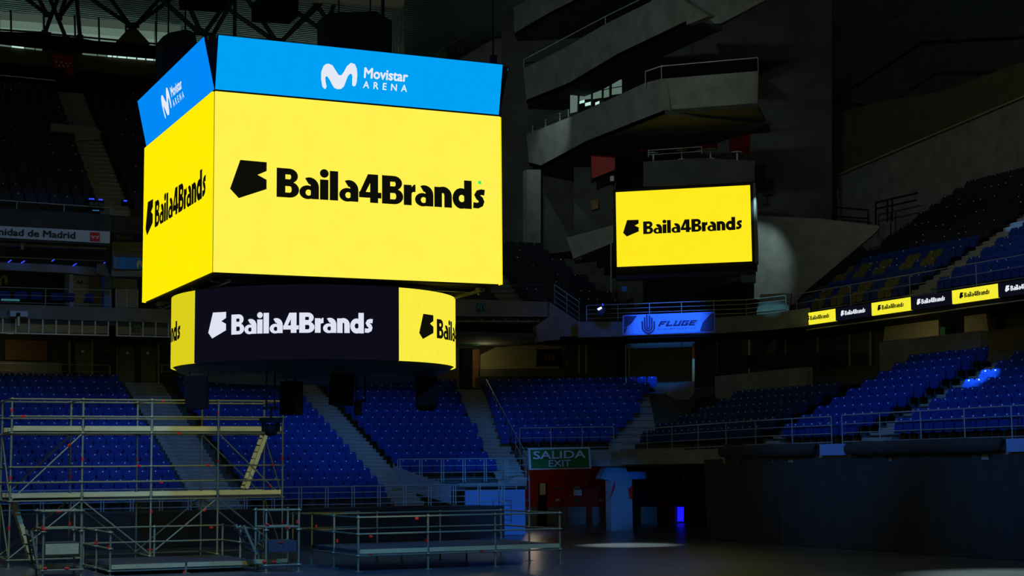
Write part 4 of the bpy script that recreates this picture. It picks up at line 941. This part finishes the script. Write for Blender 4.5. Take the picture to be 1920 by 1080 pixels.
for nm, A_, pl, lb in (('balcony_rail', [(982, 112), (1135, 31), (1222, -12)], dict(x=XB+.6), 'thin rail on the middle corner balcony'), ('balcony_rail', [(1210, 134), (1240, 124), (1421, 108)], dict(c=75), 'thin rail on the low corner balcony')):
    t = thing(nm, tuple(at(*A_[0], **pl)), lb, 'railing')
    for a, b in zip(A_, A_[1:]): tube_part('rail', at(*a, **pl), at(*b, **pl), .03, RAILM, t)
    for a in A_: p = at(*a, **pl); tube_part('post', p-Vector((0, 0, .7)), p, .025, RAILM, t)
t = thing('balcony_rail', tuple(at(1000, 246, x=XB+.2)), 'barred rail at the far end of the low corner balcony', 'railing')
for k in range(3): tube_part('rail', at(999, 234+k*4, x=XB+.2), at(1066, 205+k*4, x=XB+.2), .03, DSTEEL, t)
for px, py in ((999, 234), (1023, 224), (1050, 212), (1066, 205)): tube_part('post', at(px, py+14, x=XB+.2), at(px, py, x=XB+.2), .03, RAILM, t)
win = struct(thing('window_5', tuple(at(1110, 215, y=88))))
for x0, x1, y0, y1, m_ in ((1070, 1083, 168, 212, DAY), (1085, 1108, 160, 172, DAY), (1085, 1108, 174, 188, DAY), (1085, 1096, 190, 195, DAYB), (1098, 1110, 193, 199, DAYB), (1110, 1128, 158, 170, DAY), (1110, 1128, 172, 186, DAY), (1117, 1124, 192, 197, DAYB), (1130, 1142, 150, 168, DAY), (1130, 1142, 170, 184, DAY), (1146, 1166, 152, 164, DAY), (1146, 1166, 166, 178, DAY)):
    slab('pane', [(x0, y0), (x1, y0-3), (x1, y1-3), (x0, y1)], dict(y=77.5), .06, m_, win)
for px in (1084, 1109, 1129, 1144): tube_part('mullion', at(px, 215, y=77.3), at(px+2, 140, y=77.3), .06, DSTEEL, win)
win = struct(thing('window_6', tuple(at(1180, 24, y=82))))
for x0, x1, y0, y1 in ((1136, 1148, 22, 25), (1148, 1164, 16, 20), (1166, 1182, 4, 14), (1184, 1200, -4, 8), (1190, 1200, 10, 16), (1203, 1215, -8, 4), (1205, 1222, -12, -2)):
    slab('pane', [(x0, y0), (x1, y0-5), (x1, y1-5), (x0, y1)], dict(y=75), .06, DAYB, win)
for px in (1165, 1183, 1202): tube_part('mullion', at(px-2, 26, y=74.8), at(px+4, -12, y=74.8), .06, DSTEEL, win)
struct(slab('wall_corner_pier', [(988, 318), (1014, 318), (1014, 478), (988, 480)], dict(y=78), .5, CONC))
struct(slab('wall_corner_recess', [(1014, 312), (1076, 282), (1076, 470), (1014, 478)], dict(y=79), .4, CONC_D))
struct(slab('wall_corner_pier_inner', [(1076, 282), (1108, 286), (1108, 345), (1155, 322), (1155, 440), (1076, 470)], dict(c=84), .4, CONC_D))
struct(slab('wall_corner_ramp', [(1062, 446), (1150, 422), (1150, 455), (1075, 485)], dict(c=83), .3, CONC))
struct(slab('wall_terrace_parapet', [(1206, 303), (1318, 296), (1415, 302), (1415, 345), (1206, 350)], dict(c=79), .3, CONC_D))
DRED = mat('deep_red_panel', (150, 16, 12), .6, 0, .15, 1)
for pts, lb in (([(1108, 290), (1153, 292), (1153, 318), (1110, 335)], 'red panel on the pier left of the corner screen'), ([(1196, 250), (1216, 251), (1216, 281), (1200, 285)], 'leftmost red panel on the bar terrace'), ([(1299, 261), (1345, 264), (1345, 280), (1299, 278)], 'middle red panel on the bar terrace'), ([(1367, 256), (1407, 249), (1405, 290), (1367, 282)], 'largest red panel at the right end of the bar terrace')):
    slab('red_hoarding', pts, dict(c=82), .1, DRED, None, label=lb, cat='panel')
t = railing('terrace_railing', [at(1216, 295, c=79), at(1316, 288, c=79)], .35, 2, 'pale rail on the bar terrace above the corner screen', spacing=2.2)
for i, (px, py) in enumerate(((1225, 288), (1278, 282.5), (1332, 281), (1382, 286.5))):
    p = at(px, py, c=80.5); t = thing('bar_table', (p.x, p.y, p.z-.45), 'small pale bar table on the terrace, %s from the left' % ORD[i], 'table', 'bar tables on the terrace')
    MB().tube(p, p+Vector((0, 0, .04)), .28, 12).build('table_top', WHITEP, t); tube_part('stem', p-Vector((0, 0, .45)), p, .04, WHITEP, t); MB().tube(p-Vector((0, 0, .47)), p-Vector((0, 0, .44)), .2, 10).build('foot', WHITEP, t)
t = thing('wall_camera', tuple(at(1148, 346, c=82)), 'small pale camera on the wall left of the corner screen', 'camera')
slab('body', [(1144, 330), (1151, 330), (1151, 339), (1144, 340)], dict(c=82), .3, WHITEP, t); slab('bracket', [(1145, 340), (1151, 339), (1151, 348), (1146, 347)], dict(c=82.1), .2, BLACK, t)
slab('wall_mark', [(1107, 377), (1122, 373), (1122, 390), (1110, 394)], dict(c=83.7), .05, BROWN, None, label='small brown wall sign left of the corner screen', cat='sign')

# corner screen
SCP = dict(c=77.6)
scr = thing('corner_screen', tuple(at(1280, 520, **SCP)), 'large yellow video screen on the concrete corner, right of the cube', 'video screen')
pts = [at(1155, 362, **SCP), at(1407, 346, **SCP), at(1409, 489, **SCP), at(1157, 501, **SCP)]
lx = (pts[0]+pts[3])/2; rx = (pts[1]+pts[2])/2; wv_ = (rx-lx).dot(CD); h_ = ((pts[0].z-pts[3].z)+(pts[1].z-pts[2].z))/2; ctr = (lx+rx)/2
sc = MB().obox(ctr, CD*wv_/2, Vector((0, 0, h_/2)), CN*.05).build('display', Y_FAR, scr)
MB().obox(ctr+CN*.5-Vector((0, 0, .12)), CD*(wv_/2+.15), Vector((0, 0, h_/2+.3)), CN*.4).build('cabinet', BLACK, scr)
MB().obox(ctr+CN*.4-Vector((0, 0, h_/2+.5)), CD*(wv_/2+.1), Vector((0, 0, .14)), CN*.3).build('lower_beam', NAVY, scr)
MB().obox(ctr+CD*(wv_/2-.25)+CN*.4-Vector((0, 0, h_/2+.75)), CD*.33, Vector((0, 0, .25)), CN*.3).build('support_box', DSTEEL, scr)
MB().obox(ctr+CD*(wv_/2+.2)+CN*.3, CD*.06, Vector((0, 0, h_/2+.1)), CN*.25).build('edge_frame', DSTEEL, scr)
a, b = at(1207, 439.5, **SCP), at(1391.5, 431, **SCP); k = (b-a).dot(CD)/LOGO_W; o_ = a.copy(); o_.z = (a.z+b.z)/2; o_ -= CN*.09
brand(lambda u, v: o_+CD*u*k+Vector((0, 0, v*k)), L_BLACK, sc)

# second tier fascia at the corner, banner, lamp, stairs
struct(slab('wall_fascia_corner', [(1084, 603), (1168, 603), (1345, 595), (1420, 590), (1519, 577), (1519, 611), (1440, 619), (1345, 625), (1168, 631), (1084, 633)], dict(c=76), .4, CONC))
struct(MB().obox(at(1300, 640, c=77.6)+Vector((0, 0, .2)), CD*7.5, CN*1.5, Vector((0, 0, .1))).build('ceiling_lobby', BLACK))
FB = dict(c=75.9); fl = thing('sponsor_banner', tuple(at(1254, 626, **FB)), 'blue-lit FLUGE banner with dark corners on the corner balcony', 'banner')
BANL = mat('banner_edge_blue', (110, 150, 235), .5); BANF = mat('banner_field_blue', (120, 150, 215), .5); BANN = mat('banner_navy', (20, 30, 80), .5)
slab('edge', [(1167.5, 591), (1340.5, 584.3), (1341, 622.5), (1167, 629)], FB, .05, BANL, fl); slab('field', [(1169.5, 592.8), (1338.7, 586.3), (1339, 620.8), (1169, 627.2)], dict(c=75.87), .03, BANF, fl)
for q in ([(1170, 593), (1194, 592), (1184, 606), (1179, 610), (1170, 613)], [(1338.5, 586.5), (1333, 588), (1318, 604), (1312, 621), (1338.5, 620.5)], [(1170, 616), (1176, 611), (1173, 622), (1170, 626)]): slab('dark_corner', q, dict(c=75.84), .03, BANN, fl)
oB = at(1234, 612.5, **FB); oR = at(1305, 609.5, **FB); kk = (oR-oB).dot(CD); mp = lambda u, v: oB-CN*.06+CD*(u*kk+v*.11*1.2)+Vector((0, 0, v*.24+.01))
LW = .19; fg = []
def bars(i, L): return [[(i*.2+a*LW*.9, b), (i*.2+c*LW*.9, b), (i*.2+c*LW*.9, d), (i*.2+a*LW*.9, d)] for a, b, c, d in L]
fg += bars(0, [(0, 0, .3, 1), (0, .75, 1, 1), (0, .38, .8, .6)])+bars(1, [(0, 0, .3, 1), (0, 0, 1, .25)])+bars(2, [(0, 0, .3, 1), (.7, 0, 1, 1), (0, 0, 1, .25)])+bars(3, [(0, 0, .3, 1), (0, .75, 1, 1), (0, 0, 1, .25), (.7, 0, 1, .55), (.5, .4, 1, .58)])+bars(4, [(0, 0, .3, 1), (0, .75, 1, 1), (0, 0, 1, .25), (0, .4, .85, .6)])
flat('lettering', fg, mp, BANN, fl)
sm = text_polys('AUDIOVISUALES', 0, width=1, height=1, space=1.6); o2 = at(1233, 618.3, **FB)
flat('small_lettering', sm, lambda u, v: o2-CN*.07+CD*u*kk+Vector((0, 0, v*.06)), BANN, fl)
um = at(1216, 612, **FB); K_ = .34
for w0, top in ((.84, .75), (.5, 1.3), (.18, 1.65)):
    path = [(-w0, top)]+[(w0*math.cos(q), -.1+w0*math.sin(q)*1.0) for q in [math.pi+math.pi*i/10 for i in range(11)]]+[(w0, top*.92)]
    flat('hand_emblem', ribbon(path, .24), lambda u, v: um-CN*.06+CD*u*K_+Vector((0, 0, v*K_)), BANN, fl)
lm = thing('blue_flood_lamp', tuple(at(1128, 592, c=75)), 'bright blue-white flood lamp on the rail left of the FLUGE banner', 'stage lamp')
slab('lens', [(1120, 579), (1127, 575.5), (1128, 578), (1122, 581.5)], dict(c=75), .06, LAMPW, lm); slab('housing', [(1119, 583), (1129, 575), (1137, 579), (1130, 593), (1121, 592)], dict(c=75.1), .3, BLACK, lm); slab('side_flare_lens', [(1129, 569), (1130.6, 569), (1130.6, 573.5), (1129, 573.5)], dict(c=75), .05, LAMPB, lm)
l = bpy.data.lights.new('flood_glow', 'POINT'); l.energy = 30; l.color = (.03, .15, 1); l.shadow_soft_size = .1
o = bpy.data.objects.new('flood_glow', l); COL.objects.link(o); o.location = at(1124, 578, c=74.6)
railing('corner_tier_railing', [at(1100, 602, c=76.2), at(1400, 592, c=76.2), at(1474, 584, c=76.2)], .75, 4, 'railing on the corner balcony above the FLUGE banner', spacing=1.6)
railing('slope_railing', [at(1040, 570, y=70.3), at(1086, 602, y=70.3)], .95, 4, 'sloping railing on the stair between the balconies', spacing=.7)
railing('fascia_railing', [at(850, 561, y=70.4), at(1022, 566, y=70.4)], .8, 4, 'dark railing on the fascia right of the cube', m=DSTEEL, spacing=1.6)
terr = MB()
for r in range(8): terr.box(30, 40.5, 70.8+.8*r, 71.6+.8*r, 9.7+.5*r, 10.3+.5*r)
struct(terr.build('floor_terrace_upper_corner', CONC_D))
stairs('aisle_stairs', (33.3, 70.6), (0, 1, 0), 1.3, 10.0, 15, .42, .27, 'blue-grey aisle stairs just right of the cube, upper tier')
t = stairs('aisle_stairs', tuple(at(1447, 596, c=76.6))[:2], tuple(CN), 1.5, 9.6, 6, .42, .24, 'short teal-lit stairs between corner screen and upper right tier')
a, b = at(1145.5, 455, c=80), at(1146, 548, c=80); MB().tube(b, a, .04, 6).build('thin_post', RAILM, None, label='thin pale pole left of the corner screen', cat='post')
MB().obox(at(1171, 542, c=77.5), CD*.12, Vector((0, 0, .12)), CN*.08).build('blue_box_plate', BANB, None, label='small blue square plate below the corner screen', cat='plate')

# ------------------------------------------------------------ ribbon screen and the upper right tier
rb = thing('ribbon_screen', (44, 50, 9.2), 'long thin ribbon screen of yellow and dark panels along the right balcony', 'video screen')
yb = [at(px, 590, x=44).y for px in (1519, 1570, 1638, 1712, 1790, 1877)]; per = yb[1]-yb[3]; yl = yb[2]-yb[3]
segs = [(yb[0], yb[1], 1), (yb[1], yb[2], 0), (yb[2], yb[3], 1), (yb[3], yb[4], 0), (yb[4], yb[5], 1)]
y = yb[5]; s_ = 0
while y > 24:
    n_ = y-(yl if s_ else per-yl); segs.append((y, n_, s_)); y = n_; s_ = 1-s_
kr = .205*1.0
kr = (at(1631, 600, x=44).y, )
wl = at(1699-0, 578, x=44).y; w0_ = at(1658, 580, x=44).y; kr = (w0_-wl)/LOGO_W
for i, (a, b, k) in enumerate(segs):
    sgm = MB().box(43.9, 44, b+.005, a-.005, 9.24, 9.79).build('panel', Y_RIB if k else L_NIGHT, rb)
    mid = (a+b)/2 if i else yb[1]+yl/2
    st = mid+3.0*kr
    brand(lambda u, v: Vector((43.87, st-u*kr, 9.43+v*kr)), L_BLACK if k else L_WHITE, sgm, clip=(lambda u: st-u*kr < yb[0]-.03) if i == 0 else None)
MB().box(44.0, 44.4, 24, yb[0], 8.95, 9.8).build('housing', BLACK, rb)
struct(MB().box(44.4, 47, 24, 64, 8.9, 9.1).build('ceiling_concourse_right', BLACK))
tr = thing('fascia_trim', (44, 50, 9.0), 'thin cream trim line under the ribbon screen', 'trim'); tube_part('strip', (44, yb[0]+2, 9.02), (44, 26, 9.02), .03, CREAM, tr)
terr = MB()
for r in range(TN): terr.box(TX-.1+TT*r, TX-.1+TT*(r+1), 24, 67.5, TZ+TR_*r-.8, TZ+TR_*r)
struct(terr.build('floor_terrace_upper_right', CONC_D))
stairs('aisle_stairs', (TX, 55.2), (1, 0, 0), 1.3, TZ, 32, .4, .23, 'yellowish aisle stairs climbing the upper right tier')
railing('tier_railing', [(44.2, 63.4, 9.8), (44.2, 26, 9.8)], 1.0, 3, 'yellow-lit railing above the ribbon screen', spacing=4)
struct(slab('wall_upper_corner', [(1414, 404), (1540, 410), (1650, 424), (1644, 434), (1508, 548), (1485, 575), (1414, 560)], dict(c=81), .4, CONC))
struct(slab('wall_upper_right', [(1572, 328), (1940, 173), (1940, 480), (1640, 480), (1572, 425)], dict(x=58.5), .4, CONC))
a, b = at(1571, 328, x=58.3), at(1940, 172, x=58.3); MB().tube(a, b, .05, 6).build('trim_7', CREAM, None, kind='structure')
a, b = at(1571, 356, x=58.2), at(1574, 416, x=58.2); MB().tube(b, a, .07, 6).build('wall_post', WHITEP, None, label='pale upright post at the corner of the upper right wall', cat='post')
struct(slab('wall_right_soffit', [(1500, 232), (1640, 192), (1762, 172), (1940, 108), (1940, 173), (1572, 328), (1535, 330), (1500, 290)], dict(x=59.5), .5, OLIVE))
t = thing('soffit_crack_line', tuple(at(1500, 230, x=60)), 'dark conduit line across the upper right soffit', 'crack')  # tubes stand for dark crack lines in the soffit
for a, b in (((1500, 232), (1560, 190)), ((1560, 190), (1730, 80)), ((1730, 80), (1935, 70)), ((1560, 192), (1628, 198))): tube_part('pipe', at(*a, x=60), at(*b, x=60), .09, BLACK, t)
t = thing('upper_gallery_railing', tuple(at(1640, 424, x=57)), 'dim dark railing at the head of the upper right tier', 'railing')
for a, b in (((1536, 386), (1628, 394)), ((1536, 404), (1628, 410)), ((1642, 380), (1720, 362)), ((1642, 392), (1718, 375))): tube_part('rail', at(*a, x=57), at(*b, x=57), .05, BLACK, t)
for a in ((1628, 394), (1642, 380), (1664, 376), (1673, 374)): tube_part('post', at(a[0], 424-(a[0]-1628)*.2, x=57), at(*a, x=57), .05, BLACK, t)
# ------------------------------------------------------------ tall scaffold
SX, SY, SB = 6.864, 49.94, 2.07
SY2 = SY+2.07; TUB = .03
ROS = MB().lathe((0, 0, 0), [(.075, -.02), (.085, 0), (.075, .02)], 8).mesh('rosette', STEEL)
BASE = MB().box(-.09, .09, -.09, .09, 0, .012).mesh('base_plate', STEEL)
def standard(t, x, y, z1, nodes=(), z0=0.0):
    tube_part('standard', (x, y, z0+.012), (x, y, z1), TUB, STEEL, t)
    link('base_plate', BASE, t, Vector((x, y, z0)))
    for z in nodes: link('rosette', ROS, t, Vector((x, y, z)))
def band(t, px, py, plane, axis, ln=.1):
    a = at(px, py, **plane); ax = Vector(axis).normalized()*ln/2
    tube_part('red_band', a-ax, a+ax, TUB*1.25, TAPE, t)
sc = thing('tall_scaffold', (SX+2*SB, SY+1, 0), 'tall two-deck tube scaffold standing at the left under the cube', 'scaffold')
zt = {py: at(155, py, y=SY).z for py in (749, 781, 800, 808, 812, 875, 904, 925, 932, 938)}
node = [zt[749], zt[781], zt[812], zt[875], zt[904], zt[938], .25]
for i in range(5):
    for yy in (SY, SY2): standard(sc, SX+SB*i, yy, 5.02, node)
for i in range(4):
    x0, x1 = SX+SB*i, SX+SB*(i+1)
    for yy in (SY, SY2):
        for z in node: 
            if z > .3 or yy == SY2 or i == 0: tube_part('ledger', (x0, yy, z), (x1, yy, z), TUB*.85, STEEL, sc)
    for za, zb in ((zt[808], zt[800]), (zt[932], zt[925])):
        box_part('toe_board', x0+.05, x1-.05, SY-.035, SY-.005, za, zb+.02, ALU, sc)
        box_part('toe_board', x0+.05, x1-.05, SY2-.02, SY2+.01, za, zb+.02, ALU, sc)
        for k in range(3): box_part('deck_plank', x0+.04, x1-.04, SY+.04+k*.66, SY+.66+k*.66, za-.06, za, DECK, sc)
for i in range(5):
    x = SX+SB*i
    for z in node[2:6:3]+[node[0], node[6]]: tube_part('transom', (x, SY, z), (x, SY2, z), TUB*.8, STEEL, sc)
for x in (SX, SX+4*SB):
    for a, b in ((.25, zt[938]), (zt[938], zt[812])): tube_part('end_brace', (x, SY, a), (x, SY2, b), TUB*.8, STEEL, sc)
def brace(a, b, yy): tube_part('diagonal_brace', at(*a, y=yy), at(*b, y=yy), TUB*.8, STEEL, sc)
zb_ = lambda i, z, yy: Vector((SX+SB*i, yy, z))
for yy in (SY, SY2):
    for a, b in ((zb_(1, zt[812], yy), zb_(0, zt[938], yy)), (zb_(3, zt[812], yy), zb_(4, zt[938], yy)), (zb_(1, zt[938], yy), zb_(0, .3, yy)), (zb_(1, zt[938], yy), zb_(2, .3, yy)), (zb_(3, zt[938], yy), zb_(2, .3, yy)), (zb_(3, zt[938], yy), zb_(4, .3, yy))):
        tube_part('diagonal_brace', a, b, TUB*.8, STEEL, sc)
def ladder(t, p0, p1, w_, n, m):
    p0, p1 = Vector(p0), Vector(p1); d = (p1-p0).normalized(); s = Vector((0, 1, 0)); nn = d.cross(s).normalized()
    for k in (0, 1): MB().obox((p0+p1)/2+s*w_*k, d*(p1-p0).length/2, s*.018, nn*.06).build('stringer', m, t)
    for i in range(n):
        c = p0+(p1-p0)*(i+.5)/n; MB().box(c.x-.09, c.x+.09, c.y, c.y+w_, c.z-.012, c.z+.012).build('tread', m, t)
ladder(sc, at(462, 916, y=SY+.5), at(499, 816, y=SY+.5), .5, 8, ALU)
ladder(sc, at(61, 1052, y=SY+.5), at(27, 940, y=SY+.5), .5, 8, ALU)
P_ = dict(y=SY-.002)
for px, py in ((22, 769), (409, 774), (529, 774), (155, 861), (409, 864), (529, 859), (19.5, 896), (283.5, 959.5), (17, 990), (529, 979)): band(sc, px, py, P_, (0, 0, 1))
for px, py in ((43, 780.7), (306, 751.5), (260, 873.5), (389.5, 872.5), (302, 904.5), (510, 872), (336, 813)): band(sc, px, py, P_, (1, 0, 0))
for px, py, ax in ((129.5, 834.5, (1, 0, 1)), (384, 956.5, (1, 0, 1)), (506.5, 911.5, (1, 0, -1))): band(sc, px, py, P_, ax)
for px, py in ((132, 893), (258, 862)): band(sc, px, py, dict(y=SY2-.002), (0, 0, 1))

# ------------------------------------------------------------ low stages
def stage(name, label, X, Y, zdeck, ztop, sides, zmid=None):
    t = thing(name, (X[len(X)//2], Y[0], 0), label, 'stage')
    zm = zmid or (zdeck+ztop)/2
    for i, x in enumerate(X):
        for j, yy in enumerate(Y):
            edge = i in (0, len(X)-1) or j in (0, len(Y)-1)
            up = (j == 0 and 'f' in sides) or (j == len(Y)-1 and 'b' in sides) or (i == 0 and 'l' in sides) or (i == len(X)-1 and 'r' in sides)
            standard(t, x, yy, ztop+.03 if up else zdeck-.08, (ztop-.02, zm, max(.1, zdeck-.15)) if up else ())
    def run(a, b, rails=True):
        for z in ([ztop-.02, zm] if rails else [])+[max(.1, zdeck-.15)]: tube_part('rail' if z > zdeck else 'ledger', (a[0], a[1], z), (b[0], b[1], z), TUB*.8, STEEL, t)
    for i in range(len(X)-1):
        run((X[i], Y[0]), (X[i+1], Y[0]), 'f' in sides); run((X[i], Y[-1]), (X[i+1], Y[-1]), 'b' in sides)
        box_part('edge_board', X[i]+.03, X[i+1]-.03, Y[0]-.04, Y[0]-.01, zdeck-.1, zdeck+.02, ALU, t)
        for j in range(len(Y)-1):
            for k in range(3):
                h = (Y[j+1]-Y[j])/3; box_part('deck_plank', X[i]+.01, X[i+1]-.01, Y[j]+.01+k*h, Y[j]+(k+1)*h-.01, zdeck-.08, zdeck, DECK, t)
    for j in range(len(Y)-1):
        run((X[0], Y[j]), (X[0], Y[j+1]), 'l' in sides); run((X[-1], Y[j]), (X[-1], Y[j+1]), 'r' in sides)
    return t
sR = stage('railed_stage', 'low railed scaffold stage right of centre on the dark floor', [15.2+2.07*i for i in range(4)], [42.95, 45.02, 47.09], .58, 1.5, 'fblr', 1.02)
for x in (15.25, 17.38): standard(sR, x, 49.16, 1.5, (1.46,))
for z in (1.46, 1.0): tube_part('rail', (15.25, 49.16, z), (17.38, 49.16, z), TUB*.8, STEEL, sR)
for z in (1.46, 1.0): tube_part('rail', (15.2, 47.09, z), (15.25, 49.16, z), TUB*.8, STEEL, sR)
P_ = dict(y=42.948)
for px, py in ((800, 1014), (1038, 1020)): band(sR, px, py, P_, (0, 0, 1))
for px, py in ((781, 972), (695, 1006), (695, 1039), (903, 1033)): band(sR, px, py, P_, (1, 0, 0))
for px, py, yy in ((632, 1014, 45.02), (592.5, 987, 47.09)): band(sR, px, py, dict(y=yy-.002), (0, 0, 1))
sL = stage('low_stage', 'low scaffold stage with side rails in front of the tall scaffold', [8.85, 10.92, 12.99], [45.05, 47.0, 49.0], .27, 1.18, 'blr', .72)
P_ = dict(y=45.04); 
for px, py in ((204, 1027), (346, 1074)): band(sL, px, py, P_, (0, 0, 1))
band(sL, 396, 989.5, dict(y=48.99), (1, 0, 0)); band(sL, 180, 1017, dict(y=46.99), (0, 0, 1))
slab('red_mark', [(276, 1029), (287, 1029), (287, 1031), (276, 1031)], dict(y=44.98), .02, TAPE, sL)
def tower(label, x0, x1, y0, y1, zd, zt_, board):
    t = thing('step_tower', ((x0+x1)/2, y0, 0), label, 'scaffold', 'small step towers')
    for x in (x0, x1):
        for yy in (y0, y1): standard(t, x, yy, zt_+.04, (zt_-.02, zd+.3, .2))
    for z in (zt_-.02, (zd+zt_)/2-.05, .2):
        for yy in (y0, y1): tube_part('rail', (x0, yy, z), (x1, yy, z), TUB*.8, STEEL, t)
        for x in (x0, x1): tube_part('rail', (x, y0, z), (x, y1, z), TUB*.8, STEEL, t)
    for k in range(2): box_part('deck_plank', x0+.03, x1-.03, y0+.03+k*.5*(y1-y0), y0+(k+1)*.5*(y1-y0)-.01, zd-.05, zd, DECK, t)
    box_part('front_board', x0+.05, x1-.08, y0-.05, y0-.02, zd-.3, zd-.02, ALU if board else DECK, t)
    box_part('base_board', x0-.1, x1-.02, y1-.06, y1-.02, .2, .32, ALU, t)
    return t
tL = tower('small step tower with a yellow board at the far left', 7.07, 8.07, 45.0, 46.1, .92, 1.78, True)
tR = tower('small step tower with a grey board beside the railed stage', 12.85, 13.78, 43.85, 44.9, .86, 1.72, False)
slab('red_mark', [(522, 1015.5), (531, 1015.5), (531, 1018), (522, 1018)], dict(y=43.78), .02, TAPE, tR)
for px, py in ((79.5, 989), (131, 982)): band(tL, px, py, dict(y=44.998 if px < 100 else 46.098), (0, 0, 1))
for px, py in ((83, 993), (84, 1066), (125, 1066), (110, 960)): band(tL, px, py, dict(y=44.998), (1, 0, 0))
for px, py in ((558, 978), ): band(tR, px, py, dict(y=43.848), (0, 0, 1))
for px, py in ((538, 989), (514, 1054), (496, 1054), (501, 984)): band(tR, px, py, dict(y=43.848), (1, 0, 0))
def flight(t, p0, p1, yy, w_):
    a, b = at(*p0, y=yy), at(*p1, y=yy)
    for k in (0, w_): tube_part('stringer', a+Vector((0, k, 0)), b+Vector((0, k, 0)), .035, STEEL, t)
    for i in range(4):
        c = a+(b-a)*(i+.5)/4; box_part('tread', c.x-.1, c.x+.1, yy, yy+w_, c.z-.02, c.z+.01, DECK, t)
flight(tL, (59, 995), (72, 1067), 45.1, .9)
flight(tR, (457, 985), (481, 1040), 44.0, .8)
